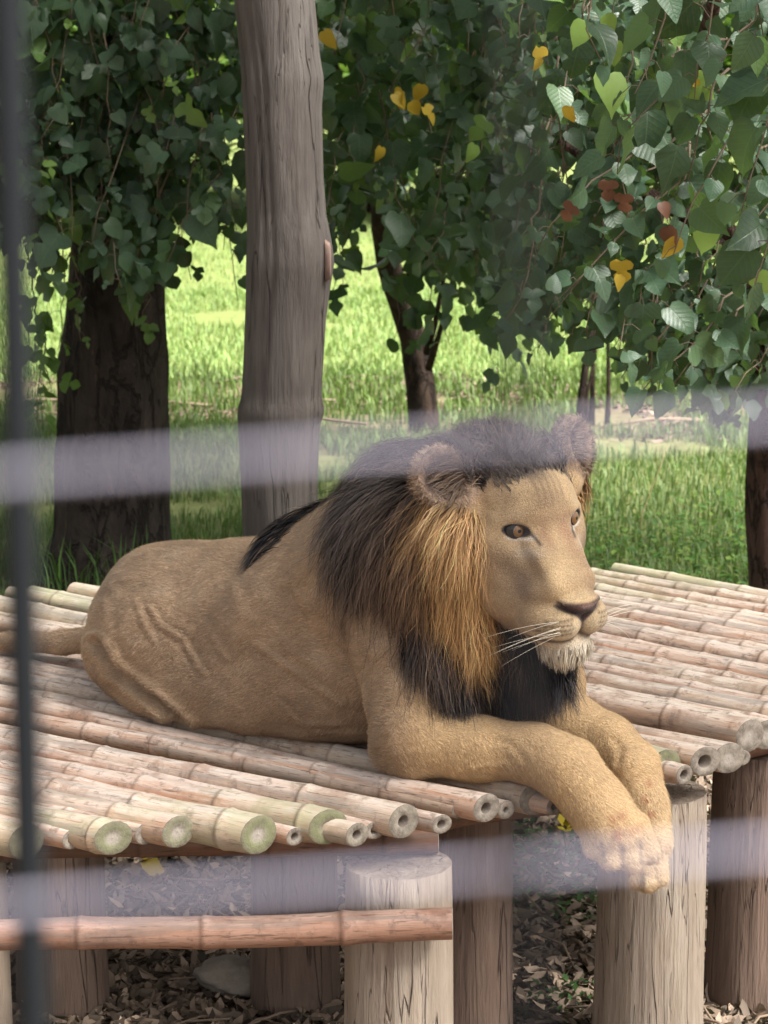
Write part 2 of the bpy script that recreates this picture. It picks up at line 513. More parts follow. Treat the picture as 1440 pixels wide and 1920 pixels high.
# ================================================================== lion
class Field:
    "distance field on a grid; shapes are blended in one after another"
    def __init__(s, lo, hi, h):
        s.lo = np.array(lo, float); s.h = h
        s.n = np.ceil((np.array(hi) - s.lo) / h).astype(int) + 1
        s.ax = [(s.lo[i] + h * np.arange(s.n[i])).astype(np.float32) for i in range(3)]
        s.d = np.full(s.n, 1.0, dtype=np.float32)
    def sub(s, lo, hi):
        a = np.clip(np.floor((np.array(lo) - s.lo) / s.h).astype(int), 0, s.n)
        b = np.clip(np.ceil((np.array(hi) - s.lo) / s.h).astype(int) + 1, 0, s.n)
        sl = tuple(slice(int(a[i]), int(b[i])) for i in range(3))
        X = s.ax[0][sl[0]][:, None, None]; Y = s.ax[1][sl[1]][None, :, None]; Z = s.ax[2][sl[2]][None, None, :]
        return sl, X, Y, Z
    def put(s, sl, v, k, op='u'):
        d = s.d[sl]
        if op == 'u':
            t = np.clip(.5 + .5 * (d - v) / k, 0, 1); s.d[sl] = v * t + d * (1 - t) - k * t * (1 - t)
        else:   # cut away
            v = -v
            t = np.clip(.5 - .5 * (d - v) / k, 0, 1); s.d[sl] = v * t + d * (1 - t) + k * t * (1 - t)
    def ell(s, c, r, k=.03, rot=None, op='u'):
        c = np.asarray(c, float); r = np.asarray(r, float); m = r.max() + 2.2 * k + s.h
        sl, X, Y, Z = s.sub(c - m, c + m)
        x, y, z = X - c[0], Y - c[1], Z - c[2]
        if rot is not None:
            q = np.asarray(rot)      # rows: local axes
            x, y, z = (q[0][0] * x + q[0][1] * y + q[0][2] * z, q[1][0] * x + q[1][1] * y + q[1][2] * z, q[2][0] * x + q[2][1] * y + q[2][2] * z)
        k0 = np.sqrt((x / r[0]) ** 2 + (y / r[1]) ** 2 + (z / r[2]) ** 2)
        k1 = np.sqrt((x / r[0] ** 2) ** 2 + (y / r[1] ** 2) ** 2 + (z / r[2] ** 2) ** 2) + 1e-6
        s.put(sl, (k0 * (k0 - 1) / k1).astype(np.float32), k, op)
    def cone(s, a, b, ra, rb, k=.03, op='u', flat=None):
        a = np.asarray(a, float); b = np.asarray(b, float); m = max(ra, rb) * (1 if flat is None else max(1, flat)) + 2.2 * k + s.h
        sl, X, Y, Z = s.sub(np.minimum(a, b) - m, np.maximum(a, b) + m)
        ab = b - a; L2 = float(ab @ ab) + 1e-9
        x, y, z = X - a[0], Y - a[1], Z - a[2]
        t = np.clip((x * ab[0] + y * ab[1] + z * ab[2]) / L2, 0, 1)
        dd = np.sqrt((x - t * ab[0]) ** 2 + (y - t * ab[1]) ** 2 + (z - t * ab[2]) ** 2)
        s.put(sl, (dd - (ra + (rb - ra) * t)).astype(np.float32), k, op)
    def chain(s, pts, rs, k=.03, op='u'):
        for i in range(len(pts) - 1): s.cone(pts[i], pts[i + 1], rs[i], rs[i + 1], k, op)
    def above(s, z0, k=.03):
        v = (z0 - s.ax[2])[None, None, :] + 0 * s.d
        t = np.clip(.5 - .5 * (s.d - v) / k, 0, 1); s.d = v * t + s.d * (1 - t) + k * t * (1 - t)
    def value(s, P):
        q = (np.asarray(P) - s.lo) / s.h; i = np.clip(q.astype(int), 0, s.n - 2); f = q - i
        out = 0
        for a in (0, 1):
            for b in (0, 1):
                for c in (0, 1):
                    w = (f[:, 0] if a else 1 - f[:, 0]) * (f[:, 1] if b else 1 - f[:, 1]) * (f[:, 2] if c else 1 - f[:, 2])
                    out = out + w * s.d[i[:, 0] + a, i[:, 1] + b, i[:, 2] + c]
        return out
    def mesh(s):
        "surface nets"
        d = s.d; ins = d < 0
        n = s.n - 1
        cnt = np.zeros(n, dtype=np.int8)
        for a in (0, 1):
            for b in (0, 1):
                for c in (0, 1): cnt += ins[a:a + n[0], b:b + n[1], c:c + n[2]]
        act = np.argwhere((cnt > 0) & (cnt < 8))
        idx = np.full(n, -1, dtype=np.int32); idx[act[:, 0], act[:, 1], act[:, 2]] = np.arange(len(act))
        acc = np.zeros((len(act), 3)); num = np.zeros(len(act))
        corners = [(a, b, c) for a in (0, 1) for b in (0, 1) for c in (0, 1)]
        val = {c: d[act[:, 0] + c[0], act[:, 1] + c[1], act[:, 2] + c[2]] for c in corners}
        for c in corners:
            for ax in range(3):
                if c[ax] == 0:
                    e = list(c); e[ax] = 1; e = tuple(e)
                    v0, v1 = val[c], val[e]
                    m = (v0 < 0) != (v1 < 0)
                    t = np.where(m, v0 / np.where(m, v0 - v1, 1), 0)
                    p = np.array(c, float)[None, :].repeat(len(act), 0); p[:, ax] += t
                    acc[m] += p[m]; num[m] += 1
        V = s.lo + s.h * (act + acc / num[:, None])
        quads = []
        for ax in range(3):
            u, w = (ax + 1) % 3, (ax + 2) % 3
            sl0 = [slice(None)] * 3; sl1 = [slice(None)] * 3
            sl0[ax] = slice(0, -1); sl1[ax] = slice(1, None)
            A, B = ins[tuple(sl0)], ins[tuple(sl1)]
            e = np.argwhere(A != B)
            ok = (e[:, u] > 0) & (e[:, w] > 0) & (e[:, u] < n[u]) & (e[:, w] < n[w]) & (e[:, ax] < n[ax])
            e = e[ok]
            def cell(du, dw):
                q = e.copy(); q[:, u] -= du; q[:, w] -= dw
                return idx[q[:, 0], q[:, 1], q[:, 2]]
            q = np.stack([cell(1, 1), cell(0, 1), cell(0, 0), cell(1, 0)], 1)
            fl = ~A[e[:, 0], e[:, 1], e[:, 2]]
            q[fl] = q[fl][:, ::-1]
            quads.append(q)
        return V, np.vstack(quads)

def vert_normals(V, Fq):
    a = V[Fq[:, 2]] - V[Fq[:, 0]]; b = V[Fq[:, 3]] - V[Fq[:, 1]]
    fn = np.cross(a, b); N = np.zeros_like(V)
    for k in range(4): np.add.at(N, Fq[:, k], fn)
    return N / (np.linalg.norm(N, axis=1, keepdims=True) + 1e-12)

def seg_dist(px, py, line):
    best = np.full(len(px), 1e9)
    for (x0, y0), (x1, y1) in zip(line[:-1], line[1:]):
        dx, dy = x1 - x0, y1 - y0
        t = np.clip(((px - x0) * dx + (py - y0) * dy) / (dx * dx + dy * dy), 0, 1)
        best = np.minimum(best, np.hypot(px - x0 - t * dx, py - y0 - t * dy))
    return best

def sstep(a, b, x):
    t = np.clip((x - a) / (b - a), 0, 1); return t * t * (3 - 2 * t)

def blob(P, c, r):
    q = (P - np.asarray(c)) / np.asarray(r); return np.exp(-(q * q).sum(1))

# head frame: origin midway between the eyes
HO = np.array([.333, 4.345, 1.352]); YAW = R(32); ROLL = R(5); HPITCH = R(0)
l0 = np.array([math.cos(YAW), math.sin(YAW), 0]); h0 = np.array([math.sin(YAW), -math.cos(YAW), 0]); z0_ = np.array([0, 0, 1.])
HL = l0 * math.cos(ROLL) + z0_ * math.sin(ROLL)
HU = -l0 * math.sin(ROLL) + z0_ * math.cos(ROLL)
HM = np.stack([HL, h0, HU])                       # rows: lateral, forward, up
def H(u, v, w): return HO + np.array([u, v, w]) @ HM
def to_head(P): return (P - HO) @ HM.T

# ---------------- body
PZ = .785
fb = Field((-1.25, 3.98, .5), (.75, 5.75, 1.62), .0075)
# hindquarters, trunk
fb.chain([W(335, 1196, 5.12), W(470, 1195, 4.98), W(610, 1190, 4.82)], [.205, .205, .205], .06)
fb.ell(W(320, 1190, 5.08), (.20, .20, .20), .06)
fb.ell(W(345, 1215, 4.96), (.185, .14, .165), .04)                       # near thigh
fb.ell(W(570, 1205, 4.80), (.20, .16, .205), .05)                      # rib cage
fb.cone(W(300, 1098, 5.15), W(600, 1085, 4.88), .085, .09, .08)                # spine
fb.cone(W(215, 1225, 5.08), W(300, 1300, 4.93), .075, .085, .03)                 # folded hind leg, below the crease
fb.cone(W(290, 1305, 4.93), W(395, 1352, 4.80), .08, .05, .02)
fb.chain([W(360, 1285, 4.90), W(500, 1298, 4.78), W(650, 1300, 4.68)], [.12, .125, .115], .05)            # belly
fb.cone(W(640, 1250, 4.76), W(830, 1260, 4.62), .185, .15, .06)                # brisket
fb.cone(W(600, 1060, 4.86), W(720, 1030, 4.70), .12, .15, .07)                 # withers
fb.cone(W(700, 1080, 4.68), W(890, 1010, 4.56), .16, .14, .07)                 # neck
fb.chain([W(210, 1195, 5.28), W(120, 1205, 5.36), W(20, 1208, 5.44), W(-120, 1212, 5.55)], [.04, .031, .027, .022], .02)   # tail
fb.above(PZ, .035)
# near foreleg
fb.ell(W(745, 1190, 4.54), (.105, .085, .15), .02)
fb.cone(W(745, 1180, 4.54), W(770, 1370, 4.43), .095, .088, .03)
fb.chain([W(772, 1392, 4.43), W(890, 1402, 4.39), W(1000, 1412, 4.34)], [.074, .066, .060], .035)
fb.cone(W(727, 1415, 4.44), W(775, 1415, 4.42), .034, .05, .03)                # elbow
fb.chain([W(1000, 1413, 4.34), W(1062, 1440, 4.31), W(1112, 1500, 4.28), W(1150, 1555, 4.25)], [.060, .064, .062, .066], .03)
# near paw: four toes
for (x, y, dy, r) in ((1113, 1590, -.005, .025), (1146, 1610, -.022, .029), (1184, 1614, -.02, .029), (1216, 1600, 0, .025)):
    a = W(x - (x - 1160) * .3 - 4, y - 55, 4.25); b = W(x, y, 4.235 + dy)
    fb.cone(a, b, r, r * .97, .010)
# far foreleg
fb.ell(W(1000, 1290, 4.70), (.12, .12, .13), .05)
fb.chain([W(980, 1335, 4.62), W(1075, 1362, 4.55), W(1140, 1392, 4.50)], [.085, .066, .058], .03)
fb.chain([W(1140, 1392, 4.50), W(1186, 1440, 4.45), W(1208, 1510, 4.41), W(1222, 1580, 4.38)], [.058, .057, .050, .046], .025)
for (x, y, dy, r) in ((1192, 1650, 0, .022), (1214, 1655, -.012, .024), (1236, 1645, -.006, .022)):
    fb.cone(W(x * .6 + 1222 * .4, y - 55, 4.37), W(x, y, 4.345 + dy), r * 1.05, r * .95, .007)
V, Fq = fb.mesh()

def body_color(V, N):
    px, py = project(V)
    nz = np.array([mnoise.fractal(Vector(p * 5.0), 1.0, 2.0, 4) for p in V[::1]])
    n2 = np.array([mnoise.noise(Vector(p * 17.0)) for p in V])
    c = np.tile(np.array([.35, .232, .138]), (len(V), 1))
    dk = np.clip(.35 + .55 * nz, 0, 1)[:, None]
    c = c * (1 - .5 * dk) + np.array([.19, .13, .088]) * .5 * dk
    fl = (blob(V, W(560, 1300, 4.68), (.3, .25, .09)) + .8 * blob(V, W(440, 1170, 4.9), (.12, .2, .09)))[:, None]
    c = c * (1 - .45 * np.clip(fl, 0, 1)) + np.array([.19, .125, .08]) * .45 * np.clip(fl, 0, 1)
    n4 = np.array([mnoise.fractal(Vector((p[0] * 22, p[1] * 22, p[2] * 34)), 1.0, 2.0, 3) for p in V])
    c = c * (1 + .16 * n4[:, None])
    pale = np.clip(n2 * 1.6 - .35, 0, 1)[:, None]
    c = c * (1 - .5 * pale) + np.array([.45, .335, .225]) * .5 * pale
    arm = sstep(.0, .12, V[:, 0]) * sstep(1.05, .95, V[:, 2])
    arm = arm[:, None]
    c = c * (1 - arm) + np.array([.52, .35, .185]) * (1 + .12 * n2[:, None]) * arm
    paw = (sstep(.80, .66, V[:, 2]) * sstep(.3, .4, V[:, 0]))[:, None]
    c = c * (1 - .6 * paw) + np.array([.62, .46, .28]) * .6 * paw
    # reddish sores on the forelegs
    for (x, y, r) in ((1165, 1530, 9), (1148, 1537, 7), (1196, 1553, 8), (1160, 1567, 12), (1185, 1560, 9), (1210, 1500, 6), (1222, 1528, 6), (1216, 1470, 6)):
        d = np.hypot((px - x), (py - y) * .8) + 4 * n2
        m = np.exp(-(d / r) ** 2)[:, None] * (V[:, 1:2] < 4.5)
        c = c * (1 - .6 * m) + np.array([.33, .10, .05]) * .6 * m
    # black between the toes
    for ln in (((1128, 1585), (1134, 1612)), ((1166, 1585), (1168, 1625)), ((1199, 1580), (1203, 1618)), ((1205, 1640), (1206, 1668))):
        m = (np.exp(-(seg_dist(px, py, ln) / 5.0) ** 2) * (V[:, 1] < 4.6))[:, None]
        c = c * (1 - .6 * m) + np.array([.10, .07, .05]) * .6 * m
    return c

# skin folds, ribs and creases pressed into the coat
N = vert_normals(V, Fq)
px, py = project(V)
face = (N @ np.array([-.2, -1, .3]) > .1) & (V[:, 2] > .78)
ridges = [(((282, 1139), (304, 1174), (347, 1200), (355, 1221), (385, 1262)), 5, .0065), (((350, 1196), (362, 1180)), 5, .004),
          (((484, 1208), (515, 1234), (553, 1256), (592, 1286), (644, 1320)), 6, .0055), (((256, 1126), (273, 1174), (291, 1204)), 5, .004),
          (((510, 1170), (545, 1222), (590, 1243)), 6, .003), (((400, 1190), (425, 1235)), 6, .003), (((585, 1165), (615, 1200), (650, 1240)), 7, .004),
          (((527, 1318), (562, 1357), (657, 1359)), 5, .004), (((600, 1375), (690, 1372)), 5, .003), (((440, 1100), (455, 1150)), 10, .004),
          (((560, 1110), (600, 1170), (640, 1200)), 8, .004), (((625, 1020), (600, 1080)), 16, .003), (((235, 1085), (300, 1060)), 9, .004),
          (((905, 1385), (960, 1395), (985, 1425)), 6, -.003), (((880, 1440), (950, 1432)), 5, .003), (((1150, 1385), (1165, 1405), (1160, 1430)), 6, -.005),
                    (((183, 1204), (217, 1256), (265, 1294), (304, 1324), (350, 1363)), 8, -.011), (((196, 1130), (205, 1200), (240, 1270)), 8, .004)]
for ln, w, amp in ridges:
    d = seg_dist(px, py, ln)
    off = amp * np.exp(-(d / w) ** 2) - .45 * amp * np.exp(-((d - 1.9 * w) / w) ** 2)
    V = V + N * ((2.4 if amp == -.011 else .85) * off * face)[:, None]
wr = np.array([mnoise.fractal(Vector((p[0] * 9 + p[2] * 7, p[1] * 9, p[2] * 16 - p[0] * 10)), 1.0, 2.0, 3) for p in V])
V = V + N * (.0032 * wr)[:, None]
N = vert_normals(V, Fq)
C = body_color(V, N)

# ---------------- head (finer grid, in the head's own frame)
fh = Field((-.26, -.34, -.36), (.26, .21, .26), .0033)
fh.ell((0, -.125, .02), (.120, .145, .118), .03)
fh.ell((0, -.03, .04), (.090, .062, .072), .04)
MZ = -.018                                                              # the muzzle hangs this much lower
for s in (-1, 1):
    fh.cone((s * .045, -.004, .024), (s * .092, -.03, .012), .020, .018, .022)   # brow
    fh.ell((s * .085, -.085, -.055), (.052, .08, .075), .035)              # cheek
    fh.ell((s * .070, -.075, -.15), (.046, .085, .058), .035)              # jaw
    fh.cone((s * .095, -.05, -.03), (s * .055, .03, -.12), .026, .034, .03)   # cheekbone running to the muzzle
    fh.cone((s * .040, -.012, .006), (s * .043, .074, -.112), .020, .018, .018)   # edges of the flat bridge
fh.ell((0, .022, -.052), (.060, .034, .098), .02, rot=((1, 0, 0), (0, .804, .594), (0, -.594, .804)))
fh.ell((0, .060, -.122), (.060, .044, .036), .022)
fh.ell((0, .05, -.14), (.060, .05, .04), .025)
for s in (-1, 1):
    fh.ell((s * .0345, .076, -.172 + MZ), (.044, .052, .041), .010)               # lip pads
    fh.ell((s * .056, .03, -.170 + MZ), (.038, .055, .043), .022)
    fh.ell((s * .112, .05, -.088), (.042, .065, .045), .03, op='cut')       # hollow below the eye
fh.ell((0, .110, -.137 + MZ * .8), (.049, .027, .021), .012)                          # nose
fh.ell((0, .058, -.232 + MZ), (.046, .046, .032), .012)                       # chin
fh.cone((0, .03, -.222 + MZ), (0, -.10, -.19), .05, .07, .03)
fh.cone((0, -.10, -.10), (0, -.26, -.10), .11, .12, .05)               # throat into neck
# mouth, nostrils, philtrum
for s in (-1, 1):
    fh.chain([(0, .128, -.196 + MZ), (s * .022, .124, -.210 + MZ), (s * .048, .098, -.213 + MZ), (s * .075, .045, -.206 + MZ), (s * .09, -.01, -.19 + MZ)], [.005, .006, .007, .007, .004], .004, 'cut')
    fh.chain([(s * .015, .139, -.147 + MZ), (s * .031, .130, -.144 + MZ), (s * .048, .104, -.132 + MZ)], [.0075, .010, .005], .005, 'cut')
    fh.ell((s * .0765, .015, -.002), (.0225, .045, .0128), .006, rot=((.97, 0, s * .24), (0, 1, 0), (-s * .24, 0, .97)), op='cut')
fh.chain([(0, .142, -.15 + MZ), (0, .133, -.175 + MZ), (0, .128, -.197 + MZ)], [.005, .006, .006], .005, 'cut')
EAR = {-1: np.array([-.158, -.135, .105]), 1: np.array([.180, -.13, .112])}
# ears
for s in (-1, 1):
    c = EAR[s]; fwd = np.array([s * .42, .88, .12]); fwd /= np.linalg.norm(fwd)
    upv = np.array([.85 if s > 0 else -.45, -.1, 1.]); upv -= fwd * (upv @ fwd); upv /= np.linalg.norm(upv); sd = np.cross(upv, fwd)
    rot = (sd, fwd, upv)
    fh.cone(c - upv * .075 - sd * s * .0 - fwd * .02, c - upv * .01, .055, .045, .025)
    fh.ell(c, (.065, .036, .068), .014, rot)
    fh.ell(c + fwd * .036 + upv * .004, (.052, .036, .055), .010, rot, 'cut')
Vh, Fh = fh.mesh()
# eyes sit on the skin that was there before the lids were cut
EYES = []
for s in (-1, 1):
    EYES.append(np.array([s * .0765, .0, -.002]))

Nh = vert_normals(Vh, Fh)
nzh = np.array([mnoise.fractal(Vector(p * 26.0), 1.0, 2.0, 4) for p in Vh])
nzl = np.array([mnoise.fractal(Vector(p * 9.0), 1.0, 2.0, 3) for p in Vh])
Vh = Vh + Nh * (.0012 * nzh)[:, None]

def head_color(P):
    sx = np.abs(P[:, 0]); Q = P.copy(); Q[:, 0] = sx
    c = np.tile(np.array([.55, .385, .215]), (len(P), 1))
    def put(m, col, a=1.0):
        nonlocal c
        m = np.clip(m * a, 0, 1)[:, None]; c = c * (1 - m) + np.array(col) * m
    n1 = nzl; n2 = nzh
    P0 = P; P = P.copy(); P[:, 2] -= MZ * sstep(-.09, -.13, P[:, 2]); Q[:, 2] = P[:, 2]
    put(np.clip(.3 + n1 * 1.1, 0, 1), (.34, .215, .125), .7)
    c = c * (1 + .16 * n2[:, None])
    put(blob(Q, (.0, -.01, .045), (.035, .06, .04)), (.24, .155, .095), .6)
    put(blob(Q, (.052, .0, .027), (.018, .03, .013)), (.42, .25, .11), .8)
    put(blob(Q, (.026, .02, -.025), (.016, .04, .04)), (.36, .19, .115), .75)
    put(blob(Q, (.095, -.035, -.065), (.05, .05, .045)), (.22, .15, .10), .85)  # grey-brown cheeks, with the side plane's shade put into the colour
    put(blob(Q, (.075, .02, -.105), (.032, .04, .03)), (.22, .15, .10), .75)  # side-plane shade carried on towards the muzzle, also as colour
    
    put(blob(Q, (.058, .02, -.047), (.022, .03, .013)), (.72, .62, .50), .7)
    put(blob(Q, (.07, .01, .033), (.022, .03, .01)), (.60, .45, .28), .6)
    put(blob(Q, (.04, .105, -.185), (.04, .05, .03)), (.66, .55, .37), .9)
    put(blob(Q, (.0, .09, -.24), (.06, .06, .03)), (.74, .66, .53), 1.0)
    put(blob(Q, (.065, .06, -.16), (.03, .04, .035)), (.55, .37, .19), .6)
    # forehead furrows
    for x in (.0, .016, .03):
        put(np.exp(-((sx - x - .006 * n1) / .004) ** 2) * sstep(.03, .07, P[:, 2]) * sstep(-.14, -.03, P[:, 1]), (.17, .11, .075), .45)
    put(sstep(.07, .13, P[:, 2] + .03 * n1 - .3 * sx) * sstep(.12, .06, sx), (.085, .065, .055), .85)
    # nose leather
    nd = blob(Q, (0, .132, -.148), (.043, .034, .014))
    put(sstep(0, .006, .049 * np.clip((P[:, 2] + .178) / .046, 0, 1) - sx) * sstep(-.122, -.129, P[:, 2] - .1 * (sx - .02)) * (P[:, 1] > .09), (.06, .036, .035), 1)
    put(np.exp(-(seg_dist(sx, P[:, 2], ((.010, -.15), (.030, -.147), (.047, -.135))) / .0055) ** 2) * (P[:, 1] > .085), (.03, .018, .018), 1)
    put(np.exp(-(sx / .005) ** 2) * sstep(-.203, -.197, P[:, 2]) * sstep(-.14, -.15, P[:, 2]) * (P[:, 1] > .09), (.05, .03, .03), .9)
    put(blob(Q, (0, .135, -.134), (.03, .03, .006)), (.42, .25, .20), .5)
    # lips
    dl = seg_dist(sx, P[:, 2], ((0, -.197), (.022, -.211), (.05, -.213), (.08, -.206)))
    put(np.exp(-(dl / .005) ** 2) * (P[:, 1] > .0), (.06, .04, .035), .85)
    # whisker spots
    for r_, (w0, n) in enumerate(((-.158, 6), (-.168, 7), (-.178, 7), (-.188, 6))):
        for j in range(n):
            a = np.array([.035 + .008 * j + .003 * (r_ % 2), .118 - .0011 * j - .0075 * j, w0 - .0008 * j])
            put(np.exp(-(((Q - a) ** 2)[:, [0, 2]].sum(1) / .0034 ** 2)) * (P[:, 1] > .03), (.12, .07, .045), .85)
    # eye rims and tear line
    e = Q - np.array([.0765, 0, -.002]); ex = e[:, 0] * .97 + e[:, 2] * .24; ez = -e[:, 0] * .24 + e[:, 2] * .97
    rr = np.sqrt((ex / .0235) ** 2 + (ez / .0136) ** 2)
    put(sstep(1.1, 1.2, rr) * sstep(1.75, 1.3, rr) * sstep(.0, -.008, ez) * sstep(.022, .008, ex) * (P[:, 1] > -.05), (.76, .68, .58), .85)
    put(np.exp(-((rr - 1.0) / .09) ** 2) * (P[:, 1] > -.05), (.035, .026, .024), 1)
    put((rr < 1.0) * (P[:, 1] > -.05) * 1.0, (.03, .022, .02), 1)
    put(np.exp(-(seg_dist(sx, P[:, 2], ((.054, -.009), (.048, -.018), (.045, -.030))) / .0042) ** 2) * (P[:, 1] > -.03), (.05, .036, .032), .9)
    # sides and back turn to ruff and mane colour; ears
    put(sstep(-.075, -.12, P[:, 1]) * sstep(.05, .09, sx), (.40, .225, .09), .85)
    put(sstep(-.15, -.21, P[:, 1]), (.07, .055, .05), .9)
    for s in (-1, 1):
        c0 = EAR[s]; de = np.linalg.norm(P - c0, axis=1)
        m = sstep(.092, .075, de) * (P[:, 2] > .04)
        put(m, (.40, .28, .20), .95)
        put(m * sstep(.050, .034, de), (.085, .062, .058), .9)
    return c
Ch = head_color(Vh)
Vhw = HO + Vh @ HM
nb = len(V)
Va = np.vstack([V, Vhw]); Fa = np.vstack([Fq, Fh + nb]); Ca = np.vstack([C, Ch])
Na = vert_normals(Va, Fa)

def mat_coat(name, sheen=.15):
    t = NT(name)
    at = t.n('Attribute', attribute_name='col')
    v = t.coord('Object')
    n1 = t.noise(v, 330, 3, .7); n2 = t.noise(v, 120, 4, .7)
    c = t.mix(t.ramp(n1, [(.3, .0), (.7, .5)]), at.outputs['Color'], (.30, .2, .12), 'OVERLAY')
    g = t.n('HueSaturation'); t.l(at.outputs['Color'], g.inputs['Color']); t.l(t.ramp(n1, [(.25, .55), (.75, 1.35)]), g.inputs['Value'])
    t.base(g.outputs[0]); t.rough(.75, .15)
    t.b.inputs['Sheen Weight'].default_value = sheen; t.b.inputs['Sheen Roughness'].default_value = .5
    t.bump(t.math('ADD', n1, t.math('MULTIPLY', n2, .8)), .9, .005)
    return t.m
M_COAT = mat_coat('tawny_coat')

lion = empty('lion', (0.0, 4.75, .78))
tag(lion, 'male lion with dark mane lying on the bamboo platform, forepaws hanging over its edge', 'lion')
LO = np.array([0.0, 4.75, .78])
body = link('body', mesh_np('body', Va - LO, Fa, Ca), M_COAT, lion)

# ---------------- eyes
t = NT('eye')
tc = t.n('TexCoord'); sx_ = t.n('SeparateXYZ'); t.l(tc.outputs['Object'], sx_.inputs[0])
cxy = t.n('CombineXYZ'); t.l(sx_.outputs[0], cxy.inputs[0]); t.l(sx_.outputs[2], cxy.inputs[2])
ln = t.n('VectorMath', operation='LENGTH'); t.l(cxy.outputs[0], ln.inputs[0])
rad = t.math('MULTIPLY', ln.outputs['Value'], 50.0)
irn = t.noise(tc.outputs['Object'], 300, 3, .6)
iris = t.mix(irn, (.12, .056, .02), (.24, .12, .045))
ec = t.ramp(rad, [(0, (.004, .004, .004)), (.20, (.004, .004, .004)), (.25, (.5, .5, .5)), (.60, (.5, .5, .5)), (.66, (.012, .008, .007)), (1, (.022, .015, .013))])
sel = t.math('MULTIPLY', t.math('GREATER_THAN', rad, .22), t.math('LESS_THAN', rad, .63))
t.base(t.mix(sel, ec, iris)); t.rough(.05, .5)
t.b.inputs['Coat Weight'].default_value = .15
M_EYE = t.m
def head_front(u, w):
    v = np.arange(.2, -.2, -.0015); P = np.stack([np.full_like(v, u), v, np.full_like(v, w)], 1)
    d = fh.value(P); i = np.argmax(d < 0); return v[i]
for s in (-1, 1):
    vf = .5 * (head_front(s * .0765, .021) + head_front(s * .0765, -.024)) + .000
    r = .0225
    bm = bmesh.new(); bmesh.ops.create_uvsphere(bm, u_segments=28, v_segments=18, radius=r)
    for f in bm.faces: f.smooth = True
    me = bpy.data.meshes.new('eye'); bm.to_mesh(me); bm.free()
    o = link('eye', me, M_EYE, lion)
    c = H(s * .0700, vf - r + .0045, -.003)
    gz = Vector(h0 * .92 + l0 * (.16 + s * .18) + np.array([0, 0, -.02])).normalized()
    q = gz.to_track_quat('Y', 'Z')
    o.rotation_euler = q.to_euler(); o.location = Vector(c - LO)

# ---------------- hair
def ribbon_mesh(name, P, wid, col, nrm):
    "P (n,k,3) strand points, wid (n,), col (n,k,3), nrm (n,3)"
    n, k, _ = P.shape
    T = np.gradient(P, axis=1); T /= np.linalg.norm(T, axis=2, keepdims=True) + 1e-9
    rv = RNG.normal(size=(n, 1, 3)) * .8 + nrm[:, None, :] * .8
    side = np.cross(T, rv); side /= np.linalg.norm(side, axis=2, keepdims=True) + 1e-9
    taper = np.interp(np.linspace(0, 1, k), [0, .35, 1], [.8, 1, .12])
    off = side * (wid[:, None, None] * taper[None, :, None] * .5)
    V = np.stack([P - off, P + off], 2).reshape(-1, 3)
    cc = np.repeat(col[:, :, None, :], 2, 2).reshape(-1, 3)
    fn = np.cross(side, T)
    fn *= np.sign((fn * nrm[:, None, :]).sum(2, keepdims=True) + 1e-9)
    nn = nrm[:, None, :] * .55 + fn * .7
    nn /= np.linalg.norm(nn, axis=2, keepdims=True)
    nn = np.repeat(nn[:, :, None, :], 2, 2).reshape(-1, 3)
    b = (np.arange(n) * k * 2)[:, None] + (np.arange(k - 1) * 2)[None, :]
    b = b.reshape(-1)
    Fq = np.stack([b, b + 1, b + 3, b + 2], 1)
    return V, Fq, cc, nn

def sample(V, Fq, n, weight=None):
    a = V[Fq[:, 0]]; b = V[Fq[:, 1]]; c = V[Fq[:, 2]]; d = V[Fq[:, 3]]
    ar = np.linalg.norm(np.cross(c - a, d - b), axis=1)
    if weight is not None: ar = ar * weight
    f = RNG.choice(len(Fq), n, p=ar / ar.sum())
    u, v = RNG.random((n, 1)), RNG.random((n, 1))
    return (a[f] * (1 - u) * (1 - v) + b[f] * u * (1 - v) + c[f] * u * v + d[f] * (1 - u) * v), f

def unit(a): return a / (np.linalg.norm(a, axis=-1, keepdims=True) + 1e-9)

def idw(P, pts, vals, pw=3.0):
    D = np.sqrt(((P[:, None, :] - pts[None, :, :]) ** 2).sum(2)) + .015
    w = 1 / D ** pw; w /= w.sum(1, keepdims=True)
    return w @ vals

def grow(roots, nrm, d, L, k=6, lift=.25, grav=.5, clump=.7, nclump=900, jit=.12, curl=.04):
    n = len(roots); tt = np.linspace(0, 1, k)[None, :, None]
    d = unit(d - nrm * (d * nrm).sum(1, keepdims=True) * .85)
    d = unit(d + nrm * lift + RNG.normal(size=(n, 3)) * jit)
    g = np.array([0, 0, -1.0])
    P = roots[:, None, :] + d[:, None, :] * (L[:, None, None] * tt) + g * (L[:, None, None] * grav * tt ** 2) + nrm[:, None, :] * (L[:, None, None] * -.12 * tt ** 2)
    ph = RNG.random((n, 1, 3)) * 6.28; fr = RNG.uniform(2, 5, (n, 1, 1))
    P = P + np.sin(fr * tt * 2 + ph) * (curl * L[:, None, None] * tt)
    if clump > 0:
        gi = RNG.choice(n, min(nclump, n), replace=False); G = roots[gi]
        near = np.empty(n, int)
        for a in range(0, n, 4000):
            near[a:a + 4000] = np.argmin(((roots[a:a + 4000, None, :] - G[None]) ** 2).sum(2), 1)
        tgt = P[gi][near]
        w = clump * tt ** 1.4 * RNG.uniform(.5, 1, (n, 1, 1))
        P = P * (1 - w) + tgt * w
    return P

M_HAIR = NT('hair')
_at = M_HAIR.n('Attribute', attribute_name='col')
M_HAIR.base(_at.outputs['Color']); M_HAIR.rough(.5, .3); M_HAIR = M_HAIR.m

